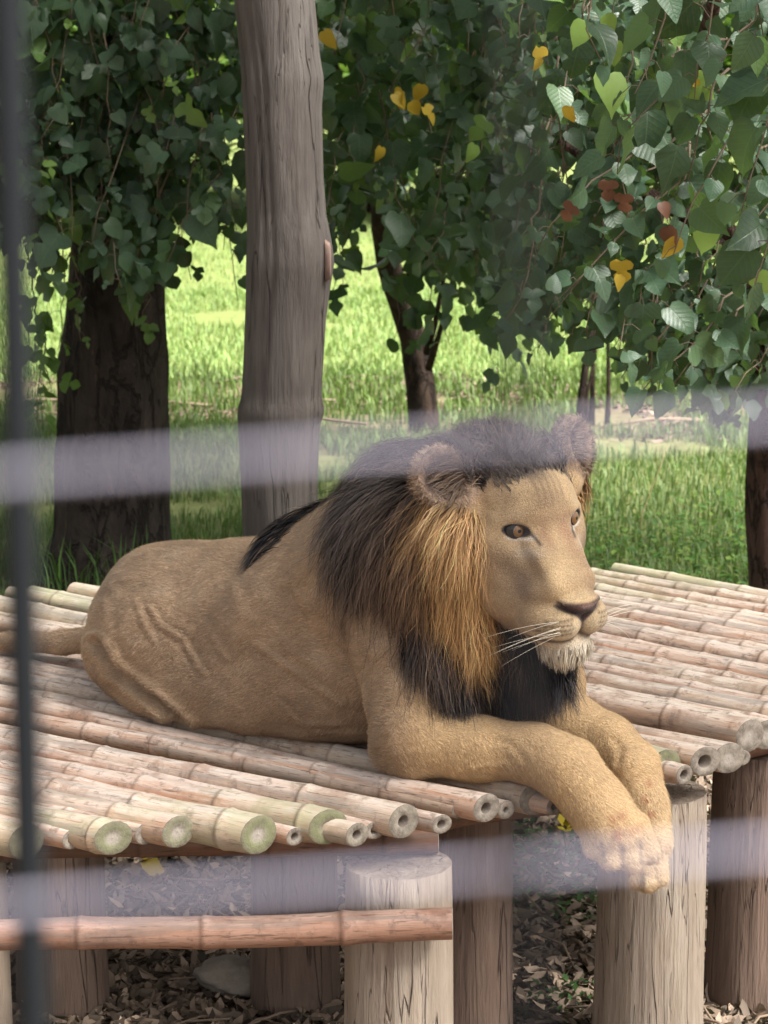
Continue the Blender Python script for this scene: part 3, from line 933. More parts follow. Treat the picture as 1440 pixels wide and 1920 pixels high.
# mane core: the dense hair mass below the outer strands
fm = Field((-.35, 4.1, .85), (.75, 5.15, 1.65), .008)
fm.cone(W(640, 985, 4.9), W(770, 930, 4.72), .05, .12, .05)
fm.ell(W(850, 935, 4.64), (.14, .13, .13), .05)
fm.ell(H(0, -.17, .09), (.105, .10, .075), .04)
fm.cone(W(735, 985, 4.58), W(830, 985, 4.5), .11, .11, .05)
fm.cone(W(720, 1040, 4.56), W(820, 1060, 4.47), .08, .075, .05)
fm.chain([W(765, 985, 4.62), W(775, 1110, 4.54), W(815, 1215, 4.47), W(858, 1290, 4.42)], [.10, .085, .07, .035], .04)
fm.chain([H(-.12, -.12, .0), W(868, 1080, 4.42), W(893, 1180, 4.39)], [.055, .045, .022], .03)
fm.chain([H(.11, -.12, -.01), H(.11, -.11, -.12)], [.05, .03], .03)
fm.ell(W(960, 1235, 4.55), (.115, .09, .125), .04)
fm.chain([W(1000, 1200, 4.46), W(1045, 1262, 4.38)], [.06, .022], .03)
Vm, Fm = fm.mesh(); Nm = vert_normals(Vm, Fm)

Dk, Kg, Br, Gd, Gl = (.020, .018, .020), (.055, .044, .040), (.125, .075, .048), (.50, .29, .13), (.50, .33, .16)
# guide points: picture x, y, distance, combing direction (px, px, m), length, colour
GUIDE = [(960, 800, 4.52, -6, -40, .06, .085, Kg), (900, 815, 4.56, -40, -12, .05, .10, Kg), (830, 820, 4.62, -60, 5, .03, .12, Kg), (1010, 800, 4.5, 20, -30, .05, .075, Kg),
         (740, 870, 4.74, -60, 35, .03, .14, Kg), (640, 940, 4.9, -60, 50, .0, .11, Dk), (560, 990, 4.95, -50, 50, .0, .09, Dk),
         (720, 960, 4.6, -35, 60, .0, .17, Kg), (700, 1030, 4.58, -22, 70, 0, .15, Kg), (760, 1060, 4.5, -8, 70, 0, .18, Br), (810, 960, 4.5, -25, 60, 0, .18, Kg),
         (740, 1120, 4.52, 0, 70, 0, .15, Kg), (800, 1120, 4.46, 6, 70, 0, .17, Br), (780, 1200, 4.46, 10, 70, 0, .15, Dk), (830, 1240, 4.42, 8, 70, 0, .14, Dk), (860, 1300, 4.4, -2, 70, 0, .10, Dk),
         (870, 950, 4.40, -22, 50, 0, .12, Gd), (860, 1040, 4.38, -4, 70, 0, .16, Gd), (880, 1110, 4.36, 8, 70, 0, .14, Gd), (900, 1180, 4.36, 6, 70, 0, .09, Gd),
         (840, 1010, 4.42, -12, 60, 0, .15, Br), (840, 1140, 4.42, 5, 70, 0, .15, Br),
         (950, 1240, 4.48, 4, 70, 0, .10, Dk), (1000, 1250, 4.42, 4, 70, 0, .10, Dk), (1045, 1270, 4.38, 4, 70, 0, .085, Dk), (900, 1300, 4.46, 4, 70, 0, .10, Dk),
         (1105, 960, 4.5, 6, 60, 0, .05, Gd), (1115, 1040, 4.5, 4, 70, 0, .05, Gd), (1080, 860, 4.6, 20, 10, 0, .05, Kg)]
GP = np.array([W(g[0], g[1], g[2]) for g in GUIDE])
GD = unit(np.array([W(g[0] + g[3], g[1] + g[4], g[2] + g[5]) - W(g[0], g[1], g[2]) for g in GUIDE]))
GL = np.array([[g[6]] for g in GUIDE]); GC = np.array([g[7] for g in GUIDE])

hairs = []
def comb(roots, nrm, mul=1.0, w=(.0011, .0019), colfix=None, k=6, **kw):
    d = unit(idw(roots, GP, GD)); L = idw(roots, GP, GL)[:, 0] * mul * RNG.uniform(.55, 1.15, len(roots))
    c = idw(roots, GP, GC, 7.0) if colfix is None else colfix(roots)
    px_, py_ = project(roots)
    br = np.array([mnoise.noise(Vector((p[0] * 16, p[1] * 16, p[2] * 6))) for p in roots])
    c = c * (1 - np.clip(br, 0, .8)[:, None] * .5) + np.array(Br) * np.clip(br, 0, .8)[:, None] * .5 * (c[:, :1] < .12) + c * np.clip(br, 0, .8)[:, None] * .5 * (c[:, :1] >= .12)
    rv = RNG.lognormal(0, .38, (len(roots), 1)); c = c * rv
    pale = (RNG.random((len(roots), 1)) < .10) & (c[:, :1] < .2); c = np.where(pale, np.array([[.20, .15, .115]]), c)
    P = grow(roots, nrm, d, L, k=k, **kw)
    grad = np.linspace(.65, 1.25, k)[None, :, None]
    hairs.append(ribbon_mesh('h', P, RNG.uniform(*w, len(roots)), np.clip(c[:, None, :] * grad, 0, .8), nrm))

facing = lambda V, Fq, N: np.where((N[Fq[:, 0]] @ np.array([-.1, -1, .35])) > -.25, 1.0, .22)
P, f = sample(Vm, Fm, 33000, facing(Vm, Fm, Nm))
inface = to_head(P)
keep = ~((inface[:, 1] > -.06) & (inface[:, 2] > -.2) & (np.abs(inface[:, 0]) < .12))
P, f = P[keep], f[keep]
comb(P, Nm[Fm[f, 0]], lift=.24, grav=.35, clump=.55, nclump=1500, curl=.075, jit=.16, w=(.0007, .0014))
crest = to_head(Vm[Fm[:, 0]])
cm = ((crest[:, 1] < -.04) & (crest[:, 1] > -.32) & (crest[:, 2] > .07) & (crest[:, 0] > -.15) & (crest[:, 0] < .07)).astype(float)
P, f = sample(Vm, Fm, 9000, cm + 1e-9)
nn_ = Nm[Fm[f, 0]]; hq = to_head(P)
dd = unit(np.array([0, 0, 1.0]) - h0 * RNG.uniform(-.1, .6, (len(P), 1)) + HL * (hq[:, :1] * 5) + RNG.normal(size=(len(P), 3)) * .2)
PP = grow(P, nn_, dd + nn_ * 1.2, RNG.uniform(.025, .10, len(P)), lift=.5, grav=.35, clump=.6, nclump=300, curl=.12, jit=.25)
cc = np.array([.08, .062, .053]) * RNG.lognormal(0, .45, (len(P), 1)); cc[RNG.random(len(P)) < .16] = (.22, .165, .125)
hairs.append(ribbon_mesh('h', PP, RNG.uniform(.0008, .0015, len(P)), cc[:, None, :] * np.linspace(.65, 1.25, 6)[None, :, None], nn_))
gq = to_head(Vm[Fm[:, 0]]); gx, gy = project(Vm[Fm[:, 0]])       # the golden ruff, laid over the dark hair
gm = ((seg_dist(gx, gy, ((880, 930), (858, 1010), (868, 1090), (895, 1180))) < 30) & (Vm[Fm[:, 0], 1] < 4.5)).astype(float)
P, f = sample(Vm, Fm, 5200, gm + 1e-9)
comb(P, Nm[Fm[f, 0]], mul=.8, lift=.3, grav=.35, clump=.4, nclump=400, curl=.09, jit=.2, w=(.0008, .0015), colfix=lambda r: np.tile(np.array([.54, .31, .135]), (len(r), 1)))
P, f = sample(Vm, Fm, 3200, facing(Vm, Fm, Nm))                              # fly-away hairs
q = to_head(P); keep = ~((q[:, 1] > -.06) & (q[:, 2] > -.2) & (np.abs(q[:, 0]) < .12)); P, f = P[keep], f[keep]
comb(P, Nm[Fm[f, 0]], lift=.45, grav=.35, clump=0, jit=.3, curl=.12, w=(.0007, .0012))

# ridge of dark hair running from the neck down the withers to a tuft
def along(pts, n, spread):
    pts = np.array(pts); s = RNG.random(n) * (len(pts) - 1); i = s.astype(int); fr = (s - i)[:, None]
    return pts[i] * (1 - fr) + pts[i + 1] * fr + RNG.normal(size=(n, 3)) * spread
rp = [W(655, 925, 4.84), W(610, 952, 4.86), W(570, 985, 4.87), W(535, 1020, 4.85)]
def snap(Q, iters=5):
    for _ in range(iters):
        e = .006; d = fb.value(Q)
        g = np.stack([fb.value(Q + np.eye(3)[i] * e) - fb.value(Q - np.eye(3)[i] * e) for i in range(3)], 1)
        g = unit(g); Q = Q - g * np.clip(d, -.05, .05)[:, None]
    return Q, g
Q, g = snap(along(rp, 2600, (.022, .022, .014)))
tt_ = np.clip((project(Q)[0] - 520) / 140, 0, 1)[:, None]
dd = unit(W(505, 1085, 4.83) - Q) * (1 - .4 * tt_) + np.array([-.5, 0, -.1]) * tt_
PP = grow(Q, g, dd, RNG.uniform(.05, .115, len(Q)), lift=.42, grav=.3, clump=.6, nclump=120, k=6)
cc = np.array(Dk) * 1.25 * RNG.lognormal(0, .4, (len(Q), 1)); cc[RNG.random(len(Q)) < .12] = (.2, .14, .09)
hairs.append(ribbon_mesh('h', PP, RNG.uniform(.0012, .002, len(Q)), cc[:, None, :] * np.linspace(.8, 1.2, 6)[None, :, None], g))
Q, g = snap(along([W(535, 1028, 4.85), W(512, 1055, 4.84)], 700, (.012, .012, .01)))
PP = grow(Q, g, unit(W(496, 1110, 4.84) - Q), RNG.uniform(.03, .065, len(Q)), lift=.35, grav=.3, clump=.7, nclump=25, k=6)
cc = np.array(Dk) * RNG.lognormal(0, .35, (len(Q), 1))
hairs.append(ribbon_mesh('h', PP, RNG.uniform(.0012, .002, len(Q)), cc[:, None, :] * np.linspace(.8, 1.2, 6)[None, :, None], g))
mv = [Vm]; mf = [Fm]; mc = [np.clip(idw(Vm, GP, GC, 4.0) * .4, 0, 1)]; mn = [Nm]; base_i = len(Vm)
for (v_, f_, c_, n_) in hairs:
    mv.append(v_); mf.append(f_ + base_i); mc.append(c_); mn.append(n_); base_i += len(v_)
# one mesh: hair mass and strands
mane = link('mane', mesh_np('mane', np.vstack(mv) - LO, np.vstack(mf), np.vstack(mc), normals=np.vstack(mn)), M_HAIR, lion)
mane['label'] = 'long dark mane with a golden ruff along the cheek'

# ---------------- ruff edge, chin tuft, ear tufts and short coat
hairs = []
Nhw = Nh @ HM
def pick(mask, n):
    idx = np.nonzero(mask)[0]; i = RNG.choice(idx, n); return Vhw[i] + RNG.normal(size=(n, 3)) * .0015, Nhw[i], i
hx = np.abs(Vh[:, 0])
def simple(mask, n, dirf, L, col, k=5, w=(.001, .0017), **kw):
    Q, g, i = pick(mask, n); d = dirf(Q, i)
    PP = grow(Q, g, d, RNG.uniform(L[0], L[1], n), k=k, **kw)
    c = np.array(col) * RNG.lognormal(0, .22, (n, 1))
    hairs.append(ribbon_mesh('h', PP, RNG.uniform(*w, n), np.clip(c[:, None, :] * np.linspace(.8, 1.15, k)[None, :, None], 0, .9), g))
down = lambda Q, i: np.tile(np.array([0, 0, -1.]), (len(Q), 1))
chin = (Vh[:, 2] < -.24) & (Vh[:, 1] > .01) & (hx < .055)
simple(chin, 1500, lambda Q, i: down(Q, i) + h0 * .25 + HL * (Vh[i, :1] * 6), (.008, .022), (.66, .58, .46), lift=.35, grav=.5, clump=.6, nclump=90, jit=.2)
beard = (Vh[:, 2] < -.2) & (Vh[:, 1] < .03) & (Vh[:, 1] > -.08) & (hx < .06)
simple(beard, 1300, down, (.05, .115), Dk, lift=.2, grav=.5, clump=.6, nclump=60)
ruff = (Vh[:, 1] < -.08) & (Vh[:, 1] > -.16) & (hx > .085) & (Vh[:, 2] < .06) & (Vh[:, 2] > -.2)
simple(ruff, 3600, lambda Q, i: down(Q, i) - h0 * .5 + HL * np.sign(Vh[i, :1]) * .35, (.05, .12), (.50, .33, .165), lift=.3, grav=.35, clump=.6, nclump=260)
brow = (Vh[:, 1] < -.07) & (Vh[:, 1] > -.17) & (hx < .12) & (Vh[:, 2] > .08)
simple(brow, 5200, lambda Q, i: np.array([0, 0, 1.]) * .5 - h0 * .7 + HL * (Vh[i, :1] * 3), (.05, .12), Kg, lift=.4, grav=.35, clump=.45, nclump=260, curl=.08)
peak = (Vh[:, 1] < .0) & (Vh[:, 1] > -.13) & (Vh[:, 2] > .088 + .3 * hx + .022 * nzl + RNG.normal(size=len(Vh)) * .022) & (hx < .1)
simple(peak, 2400, lambda Q, i: np.array([0, 0, 1.]) * .8 - h0 * .6 + HL * (Vh[i, :1] * 4), (.018, .055), (.085, .065, .055), lift=.3, grav=.15, clump=.3, nclump=300, curl=.1, jit=.2)
for s in (-1, 1):
    ec_ = EAR[s]; de = np.linalg.norm(Vh - ec_, axis=1)
    inner = (de < .05) & (Vh[:, 1] < -.125 + .02)
    simple((de < .066) & (Vh[:, 2] > .03), 2400, lambda Q, i: h0 * .6 + np.array([0, 0, .3]) + (Vhw[i] - H(*EAR[s])) * 6, (.010, .032), (.21, .145, .108), lift=.5, grav=.15, clump=.3, nclump=60, jit=.4, w=(.0007, .0012))
    simple((de < .055) & (Vh[:, 2] > .03) & (np.abs(Vh[:, 0]) < abs(EAR[s][0])), 380, lambda Q, i: HL * s * .9 + h0 * .3 + np.array([0, 0, .1]), (.03, .06), (.26, .185, .13), lift=.5, grav=.25, clump=.5, nclump=24, jit=.25, w=(.0007, .0012))
    simple((de > .052) & (de < .08) & (Vh[:, 2] > .05), 2600, lambda Q, i: (Vhw[i] - H(*EAR[s])) * 9 - h0 * .3, (.006, .016), (.42, .30, .20), k=4, lift=.35, grav=.1, clump=0, jit=.3, w=(.0007, .0012))
    base = (de < .085) & (de > .05) & (Vh[:, 2] < .05) & (Vh[:, 1] > -.16)
    simple(base, 420, lambda Q, i: np.array([0, 0, -1.]) * .6 - h0 * .3 + HL * s * .4, (.025, .06), (.30, .17, .08), lift=.5, grav=.3, clump=.5, nclump=30)
ev, ef, ecs, en = [], [], [], []; bi = 0
for (v_, f_, c_, n_) in hairs:
    ev.append(v_); ef.append(f_ + bi); ecs.append(c_); en.append(n_); bi += len(v_)
fringe = link('fringe', mesh_np('fringe', np.vstack(ev) - LO, np.vstack(ef), np.vstack(ecs), normals=np.vstack(en)), M_HAIR, lion)
fringe['label'] = 'pale chin tuft, ruff and ear hair'

# short coat: one flat blade for each hair
NB = 330000
fw_ = np.where((Na[Fa[:, 0]] @ np.array([-.15, -1, .4])) > -.2, 1.0, .25)
is_head = Fa[:, 0] >= nb
fw_ = fw_ * np.where(is_head, 2.4, 1.0)
Q, f = sample(Va, Fa, NB, fw_)
g = Na[Fa[f, 0]]; col = Ca[Fa[f, 0]]; hd = is_head[f]
ql = to_head(Q)
er = np.abs(ql[:, 0]) - .0765
eye_gap = (np.sqrt((er / .03) ** 2 + ((ql[:, 2] + .002) / .0175) ** 2) < 1) & (ql[:, 1] > -.06) & hd
nose_gap = hd & (ql[:, 1] > .1) & (np.abs(ql[:, 0]) < .045) & (ql[:, 2] > -.19) & (ql[:, 2] < -.14) & (col[:, 0] < .2)
ok = ~(eye_gap | nose_gap)
Q, g, col, hd, ql = Q[ok], g[ok], col[ok], hd[ok], ql[ok]
n = len(Q)
d = np.tile(np.array([-.62, .45, -.42]), (n, 1))
legm = (Q[:, 0] > .02) & (Q[:, 2] < 1.02)
d[legm] = np.array([.62, -.25, -.62])
d[hd] = Q[hd] - H(0, .15, -.15)
sw = np.array([mnoise.noise(Vector(p * 14)) for p in Q[::1]])
d = unit(d - g * (d * g).sum(1, keepdims=True))
d = unit(d + np.cross(g, d) * (sw * .8)[:, None] + g * RNG.uniform(.18, .5, (n, 1)) + RNG.normal(size=(n, 3)) * .13)
L = np.where(hd, RNG.uniform(.006, .011, n), RNG.uniform(.007, .013, n))
tipp = Q + d * L[:, None]; side = unit(np.cross(d, g)) * (RNG.uniform(.0007, .0012, n) * .5)[:, None]
V3 = np.stack([Q - side, Q + side, tipp], 1).reshape(-1, 3)
cc = np.repeat(col * RNG.lognormal(.06, .22, (n, 1)), 3, 0); cc[2::3] *= 1.18
F3 = np.arange(n * 3).reshape(-1, 3)
nn = unit(np.repeat(g + RNG.normal(size=(n, 3)) * .24 + d * .15, 3, 0))
coat = link('fur', mesh_np('fur', V3 - LO, F3, np.clip(cc, 0, .9), normals=nn), M_HAIR, lion)
coat['kind'] = 'stuff'

# whiskers, each on its own
M_WH = NT('whisker'); M_WH.base((.75, .68, .55)); M_WH.rough(.4, .4); M_WH = M_WH.m
for s in (-1, 1):
    for i in range(8):
        row = i % 4; j = i // 4
        u = .05 + .01 * j; w = -.178 - .010 * row
        u += random.uniform(-.006, .012); w += random.uniform(-.004, .004)
        a = np.array([s * u, head_front(s * u, w) - .001, w])
        L = random.uniform(.09, .15)
        dr = np.array([s * 1.0, -.28 + random.uniform(-.2, .2), -.05 - .07 * row + random.uniform(-.22, .25)]); dr /= np.linalg.norm(dr)
        pts = [H(*(a + dr * L * q + np.array([0, -.25 * L, -.22 * L]) * q * q)) - LO for q in (0, .2, .4, .6, .8, 1)]
        m = MB(); m.tube(pts, [.0005, .0005, .00045, .0004, .0003, .00015], 5)
        link('whisker', m.mesh('whisker'), M_WH, lion)

# ================================================================== ground, grass, litter
t = NT('ground_soil')
v = t.n('NewGeometry').outputs['Position']
n1 = t.noise(v, .45, 5, .6); n2 = t.noise(v, 6, 6, .7); n3 = t.noise(v, 40, 4, .7)
sp = t.n('SeparateXYZ'); t.l(v, sp.inputs[0])
soil = t.mix(t.ramp(n2, [(.3, 0), (.7, 1)]), (.085, .058, .040), (.19, .135, .095))
soil = t.mix(t.ramp(n3, [(.5, 0), (.7, .7)]), soil, (.26, .20, .15))
grassc = t.mix(n2, (.12, .16, .045), (.25, .30, .10))
yy = t.math('ADD', sp.outputs[1], t.math('MULTIPLY', t.math('SUBTRACT', n1, .5), 5.0))
mask = t.ramp(t.math('DIVIDE', yy, 60.0), [(0, 0), (.13, 0), (.16, .75), (.225, .75), (.245, .3), (.28, .25), (.30, 1), (1, 1)])
mask = t.math('MULTIPLY', mask, t.ramp(n2, [(.25, .55), (.55, 1)]))
t.base(t.mix(mask, soil, grassc)); t.rough(.95, .1)
t.bump(t.math('ADD', n2, t.math('MULTIPLY', n3, .5)), .8, .03)
xs = np.concatenate([np.linspace(-160, -8, 12), np.linspace(-7, 7, 57), np.linspace(8, 160, 12)])
ys = np.concatenate([np.linspace(-60, 2, 8), np.linspace(3, 24, 85), np.linspace(25, 60, 30), np.linspace(65, 260, 12)])
GX, GY = np.meshgrid(xs, ys, indexing='ij')
def ground_z(x, y):
    h = .025 * mnoise.noise(Vector((x * .9, y * .9, 0))) + .012 * mnoise.noise(Vector((x * 3.1, y * 3.1, 4)))
    far = max(0.0, y - 24)
    return h * (1 if 3 < y < 60 else .3) - .01 + .0022 * min(far, 40) ** 1.5
GV = np.array([(x, y, ground_z(x, y)) for x in xs for y in ys])
ny = len(ys)
GF = np.array([(i * ny + j, (i + 1) * ny + j, (i + 1) * ny + j + 1, i * ny + j + 1) for i in range(len(xs) - 1) for j in range(ny - 1)])
tag(link('ground', mesh_np('ground', GV, GF), t.m), kind='structure')

def mat_leafy(name, from_attr=True, transl=.3, gloss=.4, vein=True):
    t = NT(name)
    if from_attr:
        c = t.n('Attribute', attribute_name='col').outputs['Color']
    else:
        rnd = t.n('ObjectInfo').outputs['Random']
        c = t.ramp(rnd, [(0, (.022, .047, .031)), (.3, (.030, .061, .039)), (.55, (.040, .078, .050)), (.78, (.055, .10, .064)), (.93, (.07, .13, .05)), (1, (.12, .22, .06))])
    if vein:
        uv = t.n('UVMap'); sp = t.n('SeparateXYZ'); t.l(uv.outputs[0], sp.inputs[0])
        ax = t.math('ABSOLUTE', sp.outputs[0])
        ph = t.math('SUBTRACT', sp.outputs[1], t.math('MULTIPLY', ax, .75))
        w = t.math('SINE', t.math('MULTIPLY', ph, 44.0))
        rib = t.ramp(w, [(.86, 0), (1, 1)])
        mid = t.ramp(ax, [(0, 1), (.022, 0)])
        vn = t.math('MAXIMUM', t.math('MULTIPLY', rib, .5), mid)
        c2 = t.mix(t.math('MULTIPLY', vn, .3), c, (.16, .24, .12))
        nz = t.noise(t.coord('Object'), 9, 3, .6)
        c2 = t.mix(t.ramp(nz, [(.35, 0), (.75, .35)]), c2, (.10, .14, .04))
        t.bump(t.math('SUBTRACT', t.math('MULTIPLY', w, .2), t.math('MULTIPLY', vn, .8)), .25, .004)
        c = c2
    t.base(c); t.rough(gloss, .3)
    tr = t.n('BsdfTranslucent'); tc = t.mix(.6, c, (.16, .30, .03)); t.l(tc, tr.inputs[0])
    mx = t.n('MixShader'); mx.inputs[0].default_value = transl
    t.l(t.b.outputs[0], mx.inputs[1]); t.l(tr.outputs[0], mx.inputs[2]); t.l(mx.outputs[0], t.out.inputs['Surface'])
    return t.m

M_GRASS = mat_leafy('grass_blade', True, .35, .55, False)
M_DEAD = mat_leafy('dead_leaf', True, .05, .7, False)

def blades(name, P, h, w, cols, lean=.5):
    "bent three-cornered grass blades"
    n = len(P); a = RNG.random(n) * 6.28
    d = np.stack([np.cos(a), np.sin(a), np.zeros(n)], 1); s = np.stack([-np.sin(a), np.cos(a), np.zeros(n)], 1)
    ln = RNG.uniform(.1, 1, (n, 1)) * lean
    h = h[:, None]; w = w[:, None]; z = np.array([0, 0, 1.])
    b0, b1 = P - s * w / 2, P + s * w / 2
    m = P + z * h * .6 + d * h * ln * .3
    m0, m1 = m - s * w * .4, m + s * w * .4
    tp = P + z * h * (1 - .25 * ln) + d * h * ln
    V = np.stack([b0, b1, m1, m0, tp], 1).reshape(-1, 3)
    b = np.arange(n)[:, None] * 5
    T = np.concatenate([b + np.array([[0, 1, 2]]), b + np.array([[0, 2, 3]]), b + np.array([[3, 2, 4]])], 0)
    cc = np.repeat(cols, 5, 0)
    return mesh_np(name, V, T, cc)

def zs(P): P[:, 2] = [ground_z(p[0], p[1]) for p in P]; return P
def wedge(n, y0, y1, x0=-560, x1=1850, pw=1.0):
    y = y0 + (y1 - y0) * RNG.random(n) ** pw
    px_ = RNG.uniform(x0, x1, n)
    return zs(np.stack([(px_ - 720) / FPX * (y / math.cos(PITCH) * 1.02), y, np.zeros(n)], 1))
def patchy(P, f, thr, seed=0.0):
    return np.array([mnoise.noise(Vector((p[0] * f + seed, p[1] * f, seed))) for p in P]) > thr

P = wedge(70000, 6.9, 14.6); P = P[patchy(P, .9, -.36) & ~((P[:, 1] < 7.6) & (P[:, 0] > .3) & patchy(P, 2, .0))]
n = len(P)
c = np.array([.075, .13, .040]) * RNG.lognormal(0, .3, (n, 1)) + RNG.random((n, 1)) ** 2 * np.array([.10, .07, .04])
tag(link('shaded_grass', blades('shaded_grass', P, RNG.uniform(.03, .14, n), RNG.uniform(.005, .010, n), c, .8), M_GRASS), 'short green grass growing behind the platform among the tree trunks', 'grass', kind='stuff')
P = np.vstack([wedge(52000, 17.2, 26), wedge(46000, 24, 44)]); P = P[patchy(P, .35, -.45, 3.0)]
n = len(P)
c = np.array([.18, .275, .085]) * RNG.lognormal(0, .28, (n, 1)) + RNG.random((n, 1)) ** 2 * np.array([.14, .11, .05])  # lawn green raised so the colour itself carries the sunlight
tag(link('lawn_grass', blades('lawn_grass', P, RNG.uniform(.03, .13, n), RNG.uniform(.008, .016, n), c, 1.0), M_GRASS), 'bright sunlit grass of the open lawn beyond the trees', 'grass', kind='stuff')
P = wedge(22000, 13.6, 18); P = P[patchy(P, .8, -.12, 5.0)]; n = len(P)
c = np.array([.10, .15, .04]) * RNG.lognormal(0, .3, (n, 1))
tag(link('sparse_grass', blades('sparse_grass', P, RNG.uniform(.05, .16, n), RNG.uniform(.01, .018, n), c, .8), M_GRASS), 'sparse grass tufts on the brown strip below the lawn', 'grass', kind='stuff')
# taller blades at the foot of the thick trunk
P = np.vstack([zs(np.array([W(x, 1085, 9.4)])+RNG.normal(size=(1,3))*np.array([[.12,.12,0]])) for x in RNG.choice([140, 170, 200, 230, 300, 340], 150)]); n = len(P)
c = np.array([.06, .12, .03]) * RNG.lognormal(0, .3, (n, 1))
tag(link('tall_grass', blades('tall_grass', P, RNG.uniform(.15, .42, n), RNG.uniform(.006, .012, n), c, .7), M_GRASS), 'taller grass blades at the foot of the thick vine-covered trunk', 'grass', kind='stuff')

# fallen leaves and twigs: curled six-cornered scraps
def litter(name, P, size, cols, up=.45):
    n = len(P)
    ang = np.linspace(0, 2 * math.pi, 7)[:-1]
    sh = np.stack([np.cos(ang) * .5, np.sin(ang) * .19, np.zeros(6)], 1)
    V = np.empty((n, 7, 3)); nn = unit(RNG.normal(size=(n, 3)) * up + np.array([0, 0, 1.]))
    a = RNG.random(n) * 6.28; t0 = np.stack([np.cos(a), np.sin(a), 0 * a], 1); t0 = unit(t0 - nn * (t0 * nn).sum(1, keepdims=True)); b0 = np.cross(nn, t0)
    curl = RNG.uniform(-.5, .9, n)
    for k in range(6):
        cz = curl * (sh[k, 0] ** 2 * 1.2 + sh[k, 1] ** 2 * 1.5) + RNG.normal(size=n) * .05
        V[:, k] = P + size[:, None] * (t0 * sh[k, 0] + b0 * sh[k, 1] + nn * cz[:, None])
    V[:, 6] = P + nn * (size * .02)[:, None]
    b = np.arange(n)[:, None] * 7
    T = np.concatenate([b + np.array([[k, (k + 1) % 6, 6]]) for k in range(6)], 0)
    return mesh_np(name, V.reshape(-1, 3), T, np.repeat(cols, 7, 0), smooth=False)
P = wedge(26000, 4.1, 7.0, -200, 1640); P[:, 2] += RNG.uniform(.004, .03, len(P)); n = len(P)
c = np.array([.20, .15, .11]) * RNG.lognormal(0, .5, (n, 1))
tag(link('leaf_litter', litter('leaf_litter', P, RNG.uniform(.02, .075, n), c, .7), M_DEAD), 'dry brown fallen leaves covering the soil under the platform', 'leaf litter', kind='stuff')
P = wedge(14000, 14.2, 18.0, pw=1); P = P[patchy(P, .7, -.12, 9.0)]; P[:, 2] += .01; n = len(P)
c = np.array([.15, .105, .08]) * RNG.lognormal(0, .4, (n, 1))
P2 = wedge(2600, 6.9, 9.5, 1050, 1500); P2[:, 2] += .01
P = np.vstack([P, P2]); c = np.vstack([c, np.array([.2, .16, .12]) * RNG.lognormal(0, .4, (len(P2), 1))]); n = len(P)
tag(link('far_litter', litter('far_litter', P, RNG.uniform(.03, .085, n), c), M_DEAD), 'brown leaf litter on the bare strip between trees and lawn', 'leaf litter', kind='stuff')
m = MB()
for i in range(520):
    p = wedge(1, 4.2, 7.5, -100, 1540)[0]; a = random.uniform(0, 6.28); L = random.uniform(.06, .3)
    q = p + np.array([math.cos(a) * L, math.sin(a) * L, random.uniform(0, .03)]); mid = (p + q) / 2 + RNG.normal(size=3) * .012
    m.tube([p + [0, 0, .012], mid + [0, 0, .02], q + [0, 0, .014]], [random.uniform(.002, .005)] * 3, 5)
for i in range(12):
    p = wedge(1, 14, 18, -60, 1500)[0]; a = random.uniform(-.4, .4); L = random.uniform(.3, 1.0)
    q = p + np.array([math.cos(a) * L, math.sin(a) * L, random.uniform(0, .05)])
    m.tube([p + [0, 0, .02], (p + q) / 2 + [0, 0, .05], q + [0, 0, .02]], [random.uniform(.006, .012)] * 3, 5)
t = NT('dead_twig'); t.base((.24, .18, .13)); t.rough(.9, .1)
tag(link('fallen_twigs', m.mesh('fallen_twigs'), t.m), 'thin dead twigs lying scattered over the leaf litter', 'twigs', kind='stuff')

# low broad-leaved weeds behind the platform
def weed_leaves(P, size, cols, up=1.0):
    n = len(P); a = RNG.random(n) * 6.28
    out = np.stack([np.cos(a), np.sin(a), RNG.uniform(-.1, .8, n)], 1); out = unit(out)
    s = unit(np.cross(out, np.tile(np.array([0, 0, 1.]), (n, 1)))); nn = np.cross(s, out)
    sz = size[:, None]
    V = np.stack([P, P + out * sz * .45 + s * sz * .27 + nn * sz * .06, P + out * sz * .45, P + out * sz * .45 - s * sz * .27 + nn * sz * .06, P + out * sz - nn * sz * .12], 1).reshape(-1, 3)
    b = np.arange(n)[:, None] * 5
    T = np.concatenate([b + np.array([[0, 1, 2]]), b + np.array([[0, 2, 3]]), b + np.array([[1, 4, 2]]), b + np.array([[2, 4, 3]])], 0)
    return V, T, np.repeat(cols, 5, 0)
P = wedge(5200, 7.7, 11.5, 1060, 1560); P = P[patchy(P, 1.3, -.3, 2.0)]; P[:, 2] += RNG.random(len(P)) ** 1.5 * .16; n = len(P)
c = np.array([.05, .12, .025]) * RNG.lognormal(0, .3, (n, 1)) + RNG.random((n, 1)) ** 4 * np.array([.12, .12, .02])
V_, T_, C_ = weed_leaves(P, RNG.uniform(.025, .06, n), c)
tag(link('low_weeds', mesh_np('low_weeds', V_, T_, C_), M_GRASS), 'low leafy green weeds on the ground behind the platform', 'weeds', kind='stuff')
P = wedge(1700, 4.9, 6.6, 880, 1130); P = P[patchy(P, 2.0, -.1, 1.0)]; P[:, 2] += RNG.random(len(P)) * .10; n = len(P)
c = np.array([.06, .13, .04]) * RNG.lognormal(0, .3, (n, 1))
V_, T_, C_ = weed_leaves(P, RNG.uniform(.015, .035, n), c)
tag(link('fine_weeds', mesh_np('fine_weeds', V_, T_, C_), M_GRASS), 'fine pale green weeds between the log legs under the platform', 'weeds', kind='stuff')

